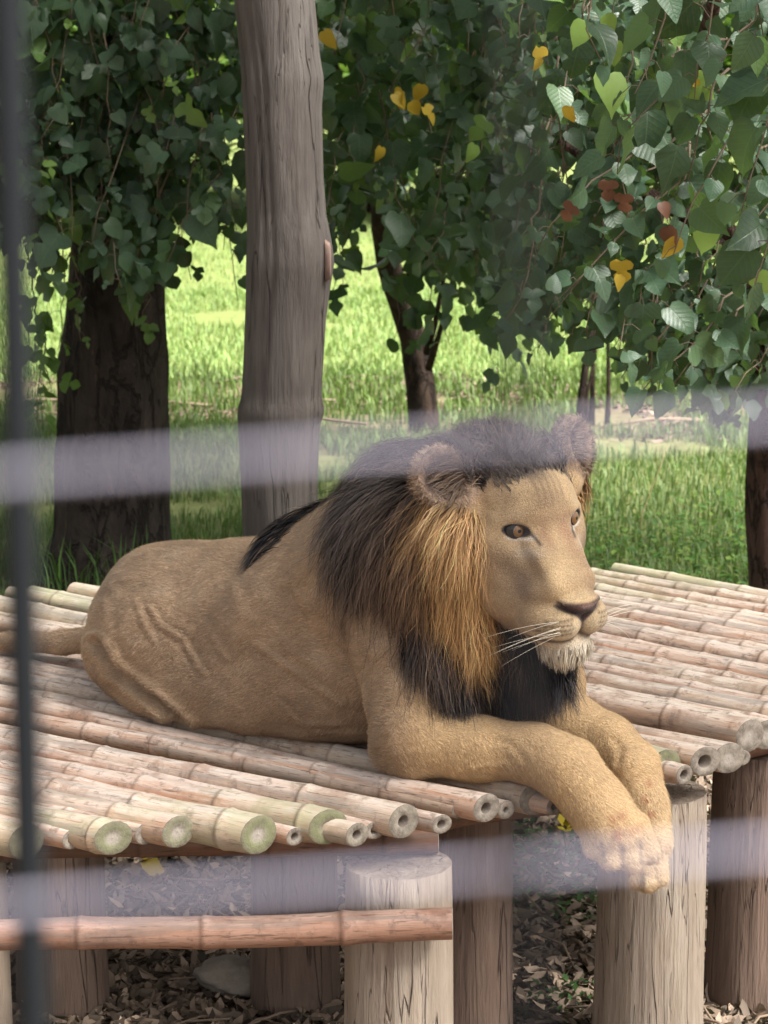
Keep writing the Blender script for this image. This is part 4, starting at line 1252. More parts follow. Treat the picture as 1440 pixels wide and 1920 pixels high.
# ================================================================== standing post behind the lion
M_POST = mat_wood('grey_post_wood', (.028, .024, .022), (.072, .062, .055), (.125, .110, .098), .8, .8)
PY = 6.8
prof = []
for (yy_, xl, xr) in ((1300, 452, 602), (1000, 456, 600), (900, 452, 597), (800, 446, 600), (770, 444, 610), (740, 452, 604), (680, 455, 607), (600, 458, 612), (540, 460, 620), (490, 460, 628), (450, 462, 622), (400, 462, 612), (330, 460, 607), (200, 455, 604), (150, 453, 608), (100, 450, 600), (0, 440, 591), (-300, 415, 570)):
    a, b = W(xl, yy_, PY), W(xr, yy_, PY)
    prof.append((a[2], (a[0] + b[0]) / 2, 0, (b[0] - a[0]) / 2, (b[0] - a[0]) / 2 * .95))
a = prof[0]; prof.insert(0, (-.05, a[1], 0, a[3] * 1.05, a[4] * 1.05)); 
a = prof[-1]; prof.append((3.6, a[1] - .1, 0, a[3] * .95, a[4] * .95))
post = link('wooden_post', log_mesh(prof, seg=96, seed=4.2, groove=.035, zstep=.02), M_POST)
post.location = (0, PY, 0)
tag(post, 'tall grey weathered wooden post with a knot, standing right behind the lion', 'post')
k = W(614, 490, PY - .09)
m = MB()
knot = []
for i in range(4):
    rr = (.040, .034, .022, .004)[i]; dx = (-.012, .012, .016, .004)[i]
    for j in range(14):
        a = j / 14 * 6.283
        knot.append((k[0] + dx * .7, k[1] - dx * .7 + math.cos(a) * rr * .6 + 0.02, k[2] + math.sin(a) * rr * 1.7))
m.add(knot, [(i * 14 + j, i * 14 + (j + 1) % 14, (i + 1) * 14 + (j + 1) % 14, (i + 1) * 14 + j) for i in range(3) for j in range(14)])
t = NT('knot_wood'); t.base(t.mix(t.noise(t.coord('Object'), 60, 4, .7), (.07, .045, .035), (.24, .155, .12))); t.rough(.85)
kn = link('knot', m.mesh('knot'), t.m, post); kn.location = (0, -PY, 0)

# ================================================================== trees and hanging leaves
HEART = [(0, 0), (.17, -.10), (.35, -.05), (.455, .13), (.44, .36), (.34, .58), (.19, .79), (.07, .93), (0, 1.03)]
OVATE = [(0, 0), (.15, -.05), (.31, .03), (.39, .22), (.385, .42), (.29, .64), (.15, .84), (.05, .97), (0, 1.06)]
LOBED = [(0, 0), (.2, -.10), (.42, -.01), (.53, .18), (.47, .34), (.25, .37), (.215, .45), (.34, .58), (.34, .74), (.17, .92), (0, 1.05)]
DEEP = [(0, 0), (.18, -.08), (.40, .0), (.55, .2), (.52, .38), (.30, .36), (.13, .40), (.15, .52), (.27, .62), (.29, .76), (.15, .94), (0, 1.08)]
def leaf_arrays(right, left, fold=.12, droop=.25, twist=.0, wave=.02):
    "leaf blade along +Y, folded on its midrib"
    V, UVs, Fc = [], [], []
    n = len(right)
    left = [left[min(len(left) - 1, int(round(i * (len(left) - 1) / (n - 1))))] for i in range(n)]
    def zz(x, y): return fold * abs(x) - droop * y * y + wave * math.sin(9 * y + 5 * x) * abs(x) * 3
    for i in range(n):
        yr = right[i][1]; ym = max(0, min(1.05, .5 * (right[i][1] + left[i][1]) + (.06 if 0 < i < n - 1 else 0)))
        if i == 0: ym = 0.0
        for (x, y) in ((-left[i][0], left[i][1]), (0, ym), (right[i][0], right[i][1])):
            V.append((x, y, zz(x, y) + twist * x * y)); UVs.append((x, y))
    for i in range(n - 1):
        a = i * 3; b = a + 3
        Fc.append((a, a + 1, b + 1, b)); Fc.append((a + 1, a + 2, b + 2, b + 1))
    return np.array(V), np.array(Fc), np.array(UVs)
def wob(o, a=.045):
    "an outline of its own: no two blades quite alike"
    return [o[0]] + [(max(.01, x * random.uniform(1 - 2 * a, 1 + 2 * a)), y + random.uniform(-a, a) * .6) for (x, y) in o[1:-1]] + [(0, o[-1][1] * random.uniform(.93, 1.08))]
def side(o):
    r = wob(o); l = wob(o); l[-1] = r[-1]; return r, l
LEAVES = [leaf_arrays(*side(HEART), .15, .22), leaf_arrays(*side(OVATE), .22, .3), leaf_arrays(*side(LOBED), .12, .25, .1), leaf_arrays(*side(DEEP), .1, .2, -.1),
          leaf_arrays(*side(LOBED), .3, .35, .2, .05), leaf_arrays(wob(HEART), wob(OVATE)[:-1] + [HEART[-1]], .3, .4, .25, .05), leaf_arrays(*side(HEART), -.1, .15, -.2, .06)]
ENTIRE = [0, 1, 5, 6]; CUT = [2, 3, 4]
for o_, lst in ((HEART, ENTIRE), (OVATE, ENTIRE), (OVATE, ENTIRE), (LOBED, CUT), (LOBED, CUT), (DEEP, CUT), (DEEP, CUT), (LOBED, CUT)):
    lst.append(len(LEAVES)); LEAVES.append(leaf_arrays(*side(o_), random.uniform(-.15, .5), random.uniform(.0, .6), random.uniform(-.4, .4), random.uniform(.02, .1)))
# same number of rows on both sides of every blade, so one array shape per kind
def set_uv(me, uvs):
    uv = me.uv_layers.new(name='UVMap')
    li = np.empty(len(me.loops), dtype=np.int32); me.loops.foreach_get('vertex_index', li)
    uv.data.foreach_set('uv', uvs[li].astype(np.float32).ravel())
LEAF_ME = []
M_LEAF = mat_leafy('leaf', False, .28, .36)
M_LEAFS = mat_leafy('leaf_mass', True, .28, .38)
def yel(name, a, b):
    t = NT(name); t.base(t.mix(t.noise(t.coord('Object'), 6, 4, .6), a, b)); t.rough(.5, .3)
    tr = t.n('BsdfTranslucent'); tr.inputs[0].default_value = (*b, 1)
    mx = t.n('MixShader'); mx.inputs[0].default_value = .3
    t.l(t.b.outputs[0], mx.inputs[1]); t.l(tr.outputs[0], mx.inputs[2]); t.l(mx.outputs[0], t.out.inputs['Surface']); return t.m
M_YEL = yel('yellow_leaf', (.34, .27, .03), (.50, .33, .03)); M_BRN = yel('brown_leaf', (.10, .04, .025), (.17, .075, .04)); M_LIME = yel('lime_leaf', (.16, .27, .05), (.24, .36, .08))
for (v_, f_, u_) in LEAVES:
    me = mesh_np('leaf', v_, f_); set_uv(me, u_); LEAF_ME.append(me)
LEAF_MAT_ME = {}
def leaf_mesh(kind, mat):
    key = (kind, mat.name)
    if key not in LEAF_MAT_ME:
        me = LEAF_ME[kind].copy(); me.materials.clear(); me.materials.append(mat); LEAF_MAT_ME[key] = me
    return LEAF_MAT_ME[key]

def frame(tip, nrm):
    y = unit(np.asarray(tip, float)); z = np.asarray(nrm, float); z = unit(z - y * (z @ y)); x = np.cross(y, z)
    return np.stack([x, y, z], 1)

class Foliage:
    "leaves gathered for one tree: the largest become parts, the rest one mass"
    def __init__(s): s.items = []; s.stems = MB()
    def leaf(s, pos, M, size, kind, col, special=None): s.items.append((np.asarray(pos), M, size, kind, col, special))
    def shoot(s, a, b, sag, n, size, light=(0, -.75, .65), spread=.55, colr=None, r=.004, lobed=.72):
        a, b = np.asarray(a), np.asarray(b)
        pts = [a + (b - a) * q + np.array([0, 0, sag * 4 * q * (1 - q)]) + RNG.normal(size=3) * .012 for q in np.linspace(0, 1, 7)]
        s.stems.tube(pts, list(np.linspace(r, r * .4, 7)), 5)
        P = np.array(pts)
        for i in range(n):
            q = (i + random.uniform(.2, 1)) / n * 6; j = min(5, int(q)); p = P[j] + (P[j + 1] - P[j]) * (q - j)
            tdir = unit(P[j + 1] - P[j]); sd = np.cross(tdir, np.array([0, 0, 1.])); sd = unit(sd) * (1 if i % 2 else -1)
            out = unit(sd * random.uniform(.5, 1.0) + tdir * .35 + np.array([0, 0, random.uniform(-.1, .35)]) + RNG.normal(size=3) * .3)
            pl = random.uniform(.25, .6) * size
            base = p + out * pl
            s.stems.tube([p, p + out * pl * .5 + np.array([0, 0, .01]), base], [.0014, .0012, .001], 4, cap=False)
            tip = unit(out * .75 + np.array([0, 0, -.75]) + RNG.normal(size=3) * .3)
            nrm = np.array(light) + RNG.normal(size=3) * spread
            sz = size * random.uniform(.5, 1.3) * (1.0 if i < n * .8 else .75)
            k = random.choice(CUT) if random.random() < lobed else random.choice(ENTIRE)
            s.leaf(base, frame(tip, nrm), sz, k, colr() if colr else None)
    def build(s, parent, limit, mass_name='foliage', mass_mat=None):
        org = np.array(parent.location)
        pos = np.array([i[0] for i in s.items]); px_, py_ = project(pos)
        area = np.array([i[2] for i in s.items]) / pos[:, 1]
        vis = (px_ > -20) & (px_ < 1460) & (py_ > -20) & (py_ < 1500)
        order = np.argsort(-area * vis)
        chosen = set(int(i) for i in order[:limit] if vis[i])
        chosen |= {i for i, it in enumerate(s.items) if it[5] is not None}
        for i in sorted(chosen):
            p, M, size, kind, col, sp_ = s.items[i]
            o = bpy.data.objects.new('leaf', leaf_mesh(kind, sp_ or M_LEAF)); COL.objects.link(o); o.parent = parent
            mw = Matrix(M.tolist()).to_4x4() @ Matrix.Scale(size, 4); mw.translation = Vector(p - org); o.matrix_local = mw
        VV, FF, UU, CC = [], [], [], []; b = 0
        for i, (p, M, size, kind, col, _) in enumerate(s.items):
            if i in chosen: continue
            v_, f_, u_ = LEAVES[kind]
            VV.append(v_ @ M.T * size + p - org); FF.append(f_ + b); UU.append(u_); b += len(v_)
            CC.append(np.tile(col if col is not None else leaf_col(), (len(v_), 1)))
        if VV:
            me = mesh_np(mass_name, np.vstack(VV), np.vstack(FF), np.vstack(CC)); set_uv(me, np.vstack(UU))
            o = link(mass_name, me, mass_mat or M_LEAFS, parent); o['kind'] = 'stuff'
        if s.stems.v:
            o = link('twigs', s.stems.mesh('twigs'), M_TWIG, parent); o.location = -Vector(org); o['kind'] = 'stuff'

def leaf_col():
    g = random.random()
    c = np.array([.021, .045, .031]) * (1 - g) + np.array([.053, .097, .060]) * g
    if random.random() < .05: c = np.array([.13, .22, .05])
    return c * random.uniform(.8, 1.15)
t = NT('twig_bark'); t.base((.13, .10, .07)); t.rough(.85, .2); M_TWIG = t.m
def mat_bark(name, a, b, c3, sc=1.0):
    t = NT(name); v = t.coord('Object', (1, 1, .45))
    n1 = t.noise(v, 9 * sc, 8, .72, .8); n2 = t.noise(v, 38 * sc, 5, .7)
    v3 = t.coord('Object', (1, 1, .3))
    nc = t.noise(v3, 8 * sc, 5, .65, .5)
    cr = t.ramp(t.math('ABSOLUTE', t.math('SUBTRACT', nc, .5)), [(0, 1), (.045, 0)])
    col = t.mix(t.ramp(n1, [(.3, 0), (.7, 1)]), a, b)
    col = t.mix(t.ramp(n1, [(.62, 0), (.70, .8)]), col, c3)
    col = t.mix(t.math('MULTIPLY', cr, .7), col, (.018, .014, .012))
    t.base(col); t.rough(.9, .15)
    t.bump(t.math('SUBTRACT', t.math('ADD', n1, t.math('MULTIPLY', n2, .5)), t.math('MULTIPLY', cr, .8)), 1.0, .03)
    return t.m
M_BARK = mat_bark('shaded_bark', (.022, .017, .015), (.062, .048, .040), (.19, .11, .06))  # bark darkened so its colour carries the shade on the trunk
M_BARK2 = mat_bark('brown_bark', (.024, .016, .012), (.055, .036, .025), (.12, .07, .04), 1.5)  # slim trunk's backlit darkness put into the bark colour
M_BARK3 = mat_bark('red_bark', (.075, .045, .035), (.15, .09, .07), (.2, .13, .1), 1.5)

def trunk_mesh(pts, rad, seg=24, groove=.12, seed=0, step=.05):
    "trunk along a list of points with radii, its surface furrowed"
    P = np.array(pts, float); rad = np.array(rad, float)
    L = np.concatenate([[0], np.cumsum(np.linalg.norm(np.diff(P, axis=0), axis=1))])
    ss = np.linspace(0, L[-1], max(8, int(L[-1] / step)))
    C3 = np.stack([np.interp(ss, L, P[:, i]) for i in range(3)], 1); rr = np.interp(ss, L, rad)
    V = []
    for i in range(len(ss)):
        for k in range(seg):
            a = 2 * math.pi * k / seg; cx_, sy_ = math.cos(a), math.sin(a)
            q = mnoise.noise(Vector((cx_ * 1.7 + seed, sy_ * 1.7, ss[i] * .8))) + .6 * mnoise.noise(Vector((cx_ * 5 + seed, sy_ * 5, ss[i] * 2.2))) + .35 * mnoise.noise(Vector((cx_ * 11 + seed, sy_ * 11, ss[i] * 6)))
            s_ = rr[i] * (1 + groove * q)
            V.append(C3[i] + np.array([cx_ * s_, sy_ * s_, 0]))
    n = len(ss)
    Fq = [(i * seg + k, i * seg + (k + 1) % seg, (i + 1) * seg + (k + 1) % seg, (i + 1) * seg + k) for i in range(n - 1) for k in range(seg)]
    return mesh_np('trunk', np.array(V), np.array(Fq))

def rnd(a, b): return random.uniform(a, b)
# ---------------- thick trunk on the left, hung with vine
c0 = WZ(200, 1095, 0.0)
big = empty('vine_tree', (c0[0], c0[1], 0)); tag(big, 'thick trunk, bark darkened as if shaded, hung with leafy vine, behind the tail end of the lion', 'tree')
BO = np.array(big.location); TY = c0[1]
pts = [np.array([c0[0], TY, -.1])] + [W((a + b) / 2, y, TY) for (y, a, b) in ((1085, 62, 332), (1000, 92, 318), (850, 98, 316), (700, 112, 310), (560, 128, 306), (400, 140, 306), (150, 150, 300), (0, 150, 295))] + [np.array([c0[0] - .3, TY, 4.4]), np.array([c0[0] - .7, TY + .2, 6.6])]
rad = [.36, .33, .285, .27, .25, .225, .21, .19, .18, .16, .08]
link('trunk', trunk_mesh(np.array(pts) - BO, rad, 40, .14, 3.0, .04), M_BARK, big)
m = MB()
for (a, b) in (((-1.6, TY, 3.0), (-3.6, TY - .4, 5.2)), ((-1.7, TY, 3.4), (.3, TY + .5, 5.6)), ((-1.9, TY, 4.2), (-2.6, TY + 1, 6.9)), ((-1.7, TY, 3.8), (-1.6, TY - 1.3, 5.6))):
    a = np.array(a); b = np.array(b); mid = (a + b) / 2 + np.array([0, 0, .25])
    m.tube([a - BO, mid - BO, b - BO], [.09, .06, .025], 8)
link('limbs', m.mesh('limbs'), M_BARK, big)
fo = Foliage()
def ylim(px_):  # how far down the hanging leaves reach
    return float(np.interp(px_, [-60, 60, 150, 280, 330, 400, 450], [450, 520, 520, 570, 480, 440, 520]))
for i in range(125):
    x = rnd(-110, 470)
    if 315 < x < 440 and random.random() < .5: x = rnd(-60, 300)
    yb = ylim(x); y = rnd(20, yb) if i > 22 else yb - rnd(0, 70)
    Y_ = rnd(8.7, 9.55)
    b = W(x, y, Y_); a = b + np.array([rnd(-.25, .25), rnd(.0, .35), rnd(.35, .7)])
    fo.shoot(a, b, rnd(-.05, .1), random.randint(9, 13), rnd(.085, .125))
for (x, y) in ((398, 440), (350, 520), (420, 470), (445, 560), (330, 440)):     # loose strands against the bright lawn
    b = W(x, y, 9.2); fo.shoot(b + np.array([rnd(-.15, .05), .1, .75]), b, .05, 7, .11)
for (x, y) in ((255, 590), (275, 630), (110, 650), (90, 740), (150, 640), (75, 800), (60, 690)):
    b = W(x, y, 9.3); fo.shoot(b + np.array([rnd(-.1, .1), .15, .4]), b, .03, 5, .10, colr=lambda: np.array([.08, .15, .035]))
# crown above, out of view: added to block sun, now only sky light behind
for i in range(2600):
    q = RNG.normal(size=3); q = q / np.linalg.norm(q) * RNG.random() ** .4
    p = np.array([-2.9, 10.0, 5.3]) + q * np.array([3.7, 1.7, 2.7])
    if p[2] < 2.75: continue
    fo.leaf(p, frame(RNG.normal(size=3) + np.array([0, 0, -.6]), RNG.normal(size=3) + np.array([0, 0, .5])), rnd(.2, .3), random.choice([0, 1, 2]), leaf_col())
fo.build(big, 85)

# ---------------- slim leaning tree in the middle
c1 = WZ(797, 812, 0.0)
slim = empty('mulberry_tree', (c1[0], c1[1], 0)); tag(slim, 'slim leaning tree with lobed leaves and shade-darkened trunk, between the post and the lion head', 'tree')
SO = np.array(slim.location); SY = c1[1]
pts = [np.array([c1[0], SY, -.1])] + [W(x, y, SY + dy) for (x, y, dy) in ((794, 790, 0), (788, 720, 0), (776, 640, 0), (750, 560, -.1), (730, 500, -.2), (717, 430, -.4), (715, 350, -.6), (720, 250, -.9), (740, 100, -1.2))] + [np.array([.25, SY - 1.6, 4.6])]
rad = [.13, .105, .10, .098, .094, .086, .075, .07, .065, .05, .03]
link('trunk', trunk_mesh(np.array(pts) - SO, rad, 22, .10, 8.0, .06), M_BARK2, slim)
m = MB()
for q in ([(804, 690), (822, 630), (842, 560), (852, 490)], [(800, 660), (815, 610), (832, 520), (838, 450)], [(748, 545), (790, 480), (850, 380), (930, 250)], [(722, 420), (680, 300), (640, 150), (600, 20)]):
    pp = [W(x, y, SY - .15 - .25 * i) - SO for i, (x, y) in enumerate(q)]
    m.tube(pp, [.028, .02, .015, .01], 7)
link('limbs', m.mesh('limbs'), M_BARK2, slim)
fo = Foliage()
def ylim2(px_): return float(np.interp(px_, [590, 640, 700, 760, 820, 900, 1000], [430, 470, 380, 470, 540, 560, 600]))
for i in range(150):
    x = rnd(585, 1010); yb = ylim2(x); y = rnd(-20, yb) if i > 30 else yb - rnd(0, 80)
    Y_ = rnd(8.6, 12.5)
    b = W(x, y, Y_); a = b + np.array([rnd(-.3, .3), rnd(.0, .4), rnd(.35, .75)])
    fo.shoot(a, b, rnd(-.05, .1), random.randint(9, 13), rnd(.09, .135))
for (x, y) in ((640, 545), (615, 600), (650, 500), (790, 660), (745, 640), (900, 640), (950, 700), (840, 650), (880, 600), (930, 620), (1000, 660)):
    b = W(x, y, 10.5); fo.shoot(b + np.array([rnd(-.2, .2), .1, .55]), b, .05, 6, .13)
for (x, y, k) in ((740, 190, 0), (755, 185, 5), (790, 172, 0), (795, 215, 1), (770, 205, 5), (715, 290, 1), (607, 72, 6), (890, 285, 0)):
    fo.leaf(W(x, y - 14, 8.5), frame((rnd(-1, 1), rnd(-.5, .5), -1), (rnd(-1.2, 1.2), -1, rnd(-.2, .9))), rnd(.06, .085), random.choice([1, 4, 5]), None, M_YEL if (x, y) != (890, 285) else M_LIME)
for i in range(1500):
    q = RNG.normal(size=3); q = q / np.linalg.norm(q) * RNG.random() ** .4
    p = np.array([.3, 12.3, 4.6]) + q * np.array([2.2, 1.6, 1.5])
    if p[2] < 3.0: continue
    fo.leaf(p, frame(RNG.normal(size=3) + np.array([0, 0, -.6]), RNG.normal(size=3) + np.array([0, 0, .5])), rnd(.2, .3), random.choice([0, 1, 2]), leaf_col())
fo.build(slim, 85)

# ---------------- spreading bush-tree on the right
c2 = np.array([W(1440, 900, 8.2)[0], 8.2, 0])
rt = empty('leafy_tree', tuple(c2)); tag(rt, 'spreading tree with reddish trunk, its large heart-shaped leaves drooping over the right of the platform', 'tree')
RO = np.array(rt.location)
pts = [c2 + np.array([.1, 0, -.1]), W(1450, 900, 8.2), W(1452, 760, 8.1), W(1440, 680, 8.0), W(1416, 600, 7.9), W(1380, 500, 7.8), W(1330, 380, 7.6), W(1260, 200, 7.3), W(1200, 0, 7.1)]
link('trunk', trunk_mesh(np.array(pts) - RO, [.13, .11, .10, .085, .075, .065, .055, .045, .03], 20, .12, 12.0, .05), M_BARK3, rt)
m = MB()
for q in ([(1440, 690, 8), (1480, 560, 7.6), (1500, 350, 7), (1480, 100, 6.4)], [(1385, 500, 7.8), (1280, 400, 7.4), (1150, 330, 7.2), (1040, 260, 7.2)], [(1260, 210, 7.3), (1310, 120, 6.6), (1340, 0, 6.0), (1350, -120, 5.6)]):
    m.tube([W(x, y, d_) - RO for (x, y, d_) in q], [.04, .03, .02, .012], 7)
link('limbs', m.mesh('limbs'), M_BARK3, rt)
fo = Foliage()
def ylim3(px_): return float(np.interp(px_, [930, 1000, 1100, 1180, 1250, 1330, 1440, 1520], [580, 650, 660, 720, 760, 790, 780, 760]))
lc = lambda: leaf_col() * 1.15
for i in range(190):
    x = rnd(930, 1530); yb = ylim3(x); y = rnd(-30, yb) if i > 45 else yb - rnd(0, 90)
    Y_ = rnd(6.4, 8.3)
    b = W(x, y, Y_); a = b + np.array([rnd(-.1, .4), rnd(.0, .3), rnd(.25, .5)])
    fo.shoot(a, b, rnd(-.03, .08), random.randint(8, 11), rnd(.072, .105), colr=lc, lobed=.5)
for (x, y, d_) in ((1120, 110, 5.5), (1210, 190, 5.5), (1250, 90, 5.6), (1310, 180, 5.5), (1420, 60, 5.1), (1390, 130, 5.3), (1180, 250, 5.7), (1300, 330, 5.8), (1400, 380, 5.6), (1250, 480, 6.0), (1350, 500, 5.8), (1420, 560, 5.7), (1440, 250, 5.4), (1150, 330, 6.0)):
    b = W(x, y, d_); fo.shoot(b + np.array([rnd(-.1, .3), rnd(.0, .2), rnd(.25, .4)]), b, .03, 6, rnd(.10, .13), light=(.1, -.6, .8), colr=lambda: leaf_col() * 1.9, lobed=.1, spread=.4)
for (x, y, sz, k, mt, tx) in ((1100, 45, .085, 0, M_LIME, -.5), (1135, 28, .07, 1, M_LIME, .4), (1150, 80, .085, 5, M_LIME, .2), (1140, 140, .12, 0, M_LIME, 0), (1290, 150, .11, 6, M_LIME, 1.2), (1010, 90, .07, 5, M_YEL, .1), (1268, 445, .09, 0, M_YEL, -.2), (1165, 490, .07, 1, M_YEL, .1), (1160, 515, .06, 5, M_YEL, 0),
        (1068, 200, .06, 5, M_YEL, .3), (1297, 140, .05, 1, M_YEL, .5), (1240, 380, .06, 5, M_BRN, .3), (1250, 425, .07, 6, M_BRN, .5), (1170, 365, .06, 6, M_BRN, 0), (1140, 340, .07, 0, M_BRN, .3), (1075, 385, .06, 5, M_BRN, -.8), (1330, 420, .11, 0, M_LIME, 0), (1385, 460, .05, 2, M_LIME, 0), (1420, 510, .10, 1, M_LIME, .9)):
    fo.leaf(W(x, y, 5.85 if y < 300 else 6.2), frame((tx + rnd(-.3, .3), rnd(-.5, .3), -1), (rnd(-.9, .9), -1, rnd(-.1, .8))), sz * rnd(.75, 1), k if mt is M_LIME else random.choice([1, 4, 5]), None, mt)
for i in range(2900):  # unseen overhead leaves, mostly added to shade the vines below
    p = np.array([rnd(2.2, 4.6), rnd(6.6, 10), rnd(2.8, 4.6)]) if i < 700 else np.array([rnd(-1.6, 3.0), rnd(7.2, 10.6), rnd(3.2, 4.6)])
    fo.leaf(p, frame(RNG.normal(size=3) + np.array([0, 0, -.6]), RNG.normal(size=3) + np.array([0, 0, .5])), rnd(.14, .2), random.choice([0, 1, 2]), leaf_col())
fo.build(rt, 130)

# ---------------- tree added out of view: its thin crown dims and softens the platform's light
lt = empty('added_shade_tree', (3.4, 1.6, 0)); tag(lt, 'unseen thin-crowned tree added beside the viewing side to dim the platform', 'tree')
link('trunk', trunk_mesh([(0, 0, -.1), (.05, 0, 1.2), (-.05, .4, 2.6), (-.3, 1.2, 4.6)], [.2, .16, .13, .06], 20, .12, 21.0, .08), M_BARK, lt)
fo = Foliage()
for i in range(1000):
    q = RNG.normal(size=3); q = q / np.linalg.norm(q) * RNG.random() ** .4
    p = np.array([2.7, 3.5, 4.6]) + q * np.array([2.3, 2.2, .9])
    fo.leaf(p, frame(RNG.normal(size=3) + np.array([0, 0, -.6]), RNG.normal(size=3) + np.array([0, 0, .5])), rnd(.14, .24), random.choice([0, 1, 2]), leaf_col())
fo.build(lt, 0)

# ---------------- thin sapling stems
sp0 = WZ(1095, 800, 0); sap = empty('sapling', tuple(sp0)); tag(sap, 'cluster of thin dark sapling stems rising from the bare strip behind the far ear', 'sapling')
for (x0, x1, r_) in ((1088, 1104, .03), (1108, 1112, .018), (1138, 1140, .016), (1098, 1120, .012)):
    m = MB(); d_ = sp0[1] + rnd(-.2, .2)
    m.tube([np.array([W(x0, 800, d_)[0], d_, -.05]) - sp0, W(x0 + 3, 740, d_) - sp0, W(x1, 640, d_) - sp0, W(x1 + 12, 520, d_) - sp0], [r_ * 1.6, r_, r_ * .8, r_ * .5], 7)
    link('stem', m.mesh('stem'), M_BARK2, sap)

# ---------------- bushes across the lawn, in full sun
M_BUSH = mat_leafy('sunlit_leaf', True, .35, .5, False)
def bush_mesh(n, seed):
    g = np.random.default_rng(seed); lobes = g.normal(size=(9, 3)) * np.array([.55, .4, .35]) + np.array([0, 0, .75])
    i = g.integers(0, 9, n); q = unit(g.normal(size=(n, 3))) * g.random((n, 1)) ** .35 * g.uniform(.28, .5, (9, 1))[i]
    P = lobes[i] + q; P[:, 2] = np.abs(P[:, 2])
    c = np.array([.085, .155, .035]) * g.lognormal(0, .35, (n, 1)) + g.random((n, 1)) ** 3 * np.array([.1, .1, .02])
    return weed_leaves(P, g.uniform(.06, .14, n), c)
bm_ = []
for s_ in (1, 2, 3):
    V_, T_, C_ = bush_mesh(2600, s_); me = mesh_np('crown', V_, T_, C_); me.materials.append(M_BUSH); bm_.append(me)
st = MB(); st.tube([(0, 0, -.1), (.05, 0, .3), (0, .05, .8)], [.06, .05, .03], 7); st_me = st.mesh('trunk'); st_me.materials.append(M_BARK2)
for i, (x, d_, s_) in enumerate(((-520, 43, 4.4), (-330, 45, 4.4), (-140, 44, 4.2), (60, 47, 4.8), (250, 43, 4.4), (400, 40, 3.4), (520, 46, 4.4), (690, 42, 4.0), (860, 45, 4.6), (1010, 41, 3.9), (1160, 46, 4.6), (1330, 42, 4.2), (1500, 45, 4.6), (1680, 43, 4.2), (1860, 44, 4.4))):
    p = W(x, 300, d_); z_ = ground_z(p[0], d_)
    b = empty('bush', (p[0], d_, z_)); tag(b, 'sunlit green bush beyond the lawn, seen through gaps in the leaves', 'bush', 'bushes beyond the lawn')
    o = link('crown', bm_[i % 3], None, b); o.scale = (s_ * 1.25, s_, s_ * 1.05); o.rotation_euler.z = i * 1.3
    o = link('trunk', st_me, None, b)

# ================================================================== small things
rk = WZ(440, 1850, 0)
bm = bmesh.new(); bmesh.ops.create_icosphere(bm, subdivisions=4, radius=1)
for v_ in bm.verts:
    q = mnoise.noise(v_.co * 1.3) * .35 + mnoise.noise(v_.co * 4) * .12
    v_.co *= 1 + q
    v_.co = Vector((v_.co.x * .095, v_.co.y * .07, v_.co.z * .045))
for f in bm.faces: f.smooth = True
me = bpy.data.meshes.new('stone'); bm.to_mesh(me); bm.free()
t = NT('stone'); t.base(t.mix(t.noise(t.coord('Object'), 40, 5, .7), (.17, .14, .11), (.36, .31, .25))); t.rough(.9); t.bump(t.noise(t.coord('Object'), 60, 5, .7), .5, .01)
o = link('stone', me, t.m); o.location = (rk[0], rk[1], .03); tag(o, 'rounded pale stone on the litter beside a dark log leg', 'stone')
yl = WZ(312, 1668, 0)
o = link('fallen_leaf', LEAF_ME[3].copy(), M_YEL); o.data.materials.append(M_YEL) if not o.data.materials else None
o.scale = (.11, .11, .11); o.rotation_euler = (R(50), R(12), R(70)); o.location = (yl[0] - .03, yl[1], .05); tag(o, 'yellow lobed leaf fallen on the litter under the platform', 'leaf')
fl = WZ(1055, 1600, .05); fl_e = empty('flower', (fl[0], fl[1], 0)); tag(fl_e, 'small yellow wildflower among weeds between the log legs', 'flower')
m = MB(); m.tube([(0, 0, 0), (.01, 0, .06), (0, 0, .12)], [.002, .002, .0015], 5); link('stem', m.mesh('stem'), M_GRASS, fl_e)
t = NT('petal'); t.base((.70, .55, .02)); t.rough(.6); pm = t.m
for i in range(7):
    a = i * .9; m = MB(); d_ = np.array([math.cos(a), math.sin(a), .25 + .3 * (i % 3)]); s_ = np.array([-math.sin(a), math.cos(a), 0])
    c_ = np.array([.012 * (i % 2), .0, .12 + .006 * (i % 3)])
    m.add([c_, c_ + d_ * .02 + s_ * .012, c_ + d_ * .034, c_ + d_ * .02 - s_ * .012], [(0, 1, 2, 3)])
    link('petal', m.mesh('petal'), pm, fl_e)
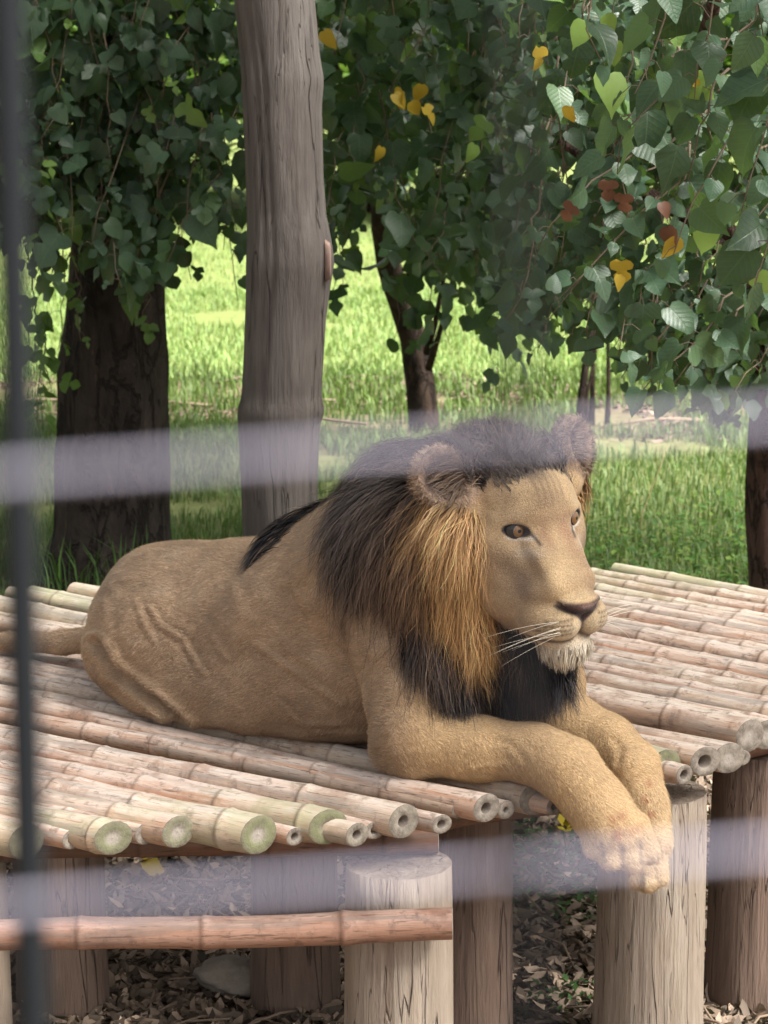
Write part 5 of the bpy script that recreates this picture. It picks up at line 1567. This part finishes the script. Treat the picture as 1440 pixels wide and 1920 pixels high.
# dry stalk behind the platform
s0 = WZ(1195, 1015, 0); stalk = MB(); stalk.tube([s0 + [0, 0, -.02], W(1205, 960, s0[1]), W(1232, 890, s0[1]), W(1250, 840, s0[1])], [.004, .0035, .003, .0015], 6)
t = NT('straw'); t.base((.36, .28, .14)); t.rough(.8)
o = link('dry_stalk', MB.mesh(stalk, 'dry_stalk'), t.m); tag(o, 'thin dry grass stalk standing in the weeds behind the platform', 'stalk')

# ================================================================== wire fence close to the camera
t = NT('galvanised_wire'); n1 = t.noise(t.coord('Object'), 120, 4, .6)
t.base(t.mix(n1, (.30, .29, .36), (.46, .44, .54))); t.rough(.55, .4); t.b.inputs['Metallic'].default_value = .35; M_WIRE = t.m  # lavender tint puts reflected sky into the wire colour
t = NT('shaded_wire'); t.base((.014, .014, .016)); t.rough(.8, .1); M_WIRE2 = t.m  # same wire, the uprights' dim lighting put into the colour
FD = .235
fence = empty('wire_fence', (0, FD, 0)); tag(fence, 'thin galvanised wire mesh fence between the viewer and the lion, out of focus', 'fence')
f0 = np.array([0, FD, 0])
za, zb = W(720, 838, FD)[2], W(720, 1645, FD)[2]; dz = za - zb
rows = [za + 2 * dz * i for i in range(0, 9)] + [zb - dz * i for i in range(0, 38)]
for z_ in rows:
    if z_ < .05: continue
    m = MB(); pts = [(x, .0025 * math.sin(x * 60), z_ + .045 * x + .0012 * math.sin(x * 37)) for x in np.linspace(-.9, .9, 41)]
    m.tube(pts, .00058, 8); link('wire', m.mesh('wire'), M_WIRE, fence)
xv = W(955, 700, FD)[0]; dx = xv - W(30, 700, FD)[0]
for i in range(-15, 17):
    if i == -1: continue
    x_ = xv + dx * i
    m = MB(); pts = [(x_ - .03 * (z_ - 2.2), -.0026 + .0006 * math.sin(z_ * 40), z_) for z_ in np.linspace(0.0, 2.2 + .4, 40)]
    m.tube(pts, .00085, 8); link('wire', m.mesh('wire'), M_WIRE2, fence)
t = NT('dark_steel'); t.base((.010, .012, .014)); t.rough(.7, .2); t.b.inputs['Metallic'].default_value = .3
RD = .5
m = MB(); a, b = W(12, 0, RD), W(48, 1400, RD); d_ = (b - a) / (b[2] - a[2])
m.tube([a + d_ * (z_ - a[2]) - np.array([0, RD, 0]) for z_ in np.linspace(0, 3, 24)], .0041, 10)
rod = link('steel_rod', m.mesh('steel_rod'), t.m); rod.location = (0, RD, 0); tag(rod, 'upright dark steel rod just behind the wire fence, out of focus', 'rod')
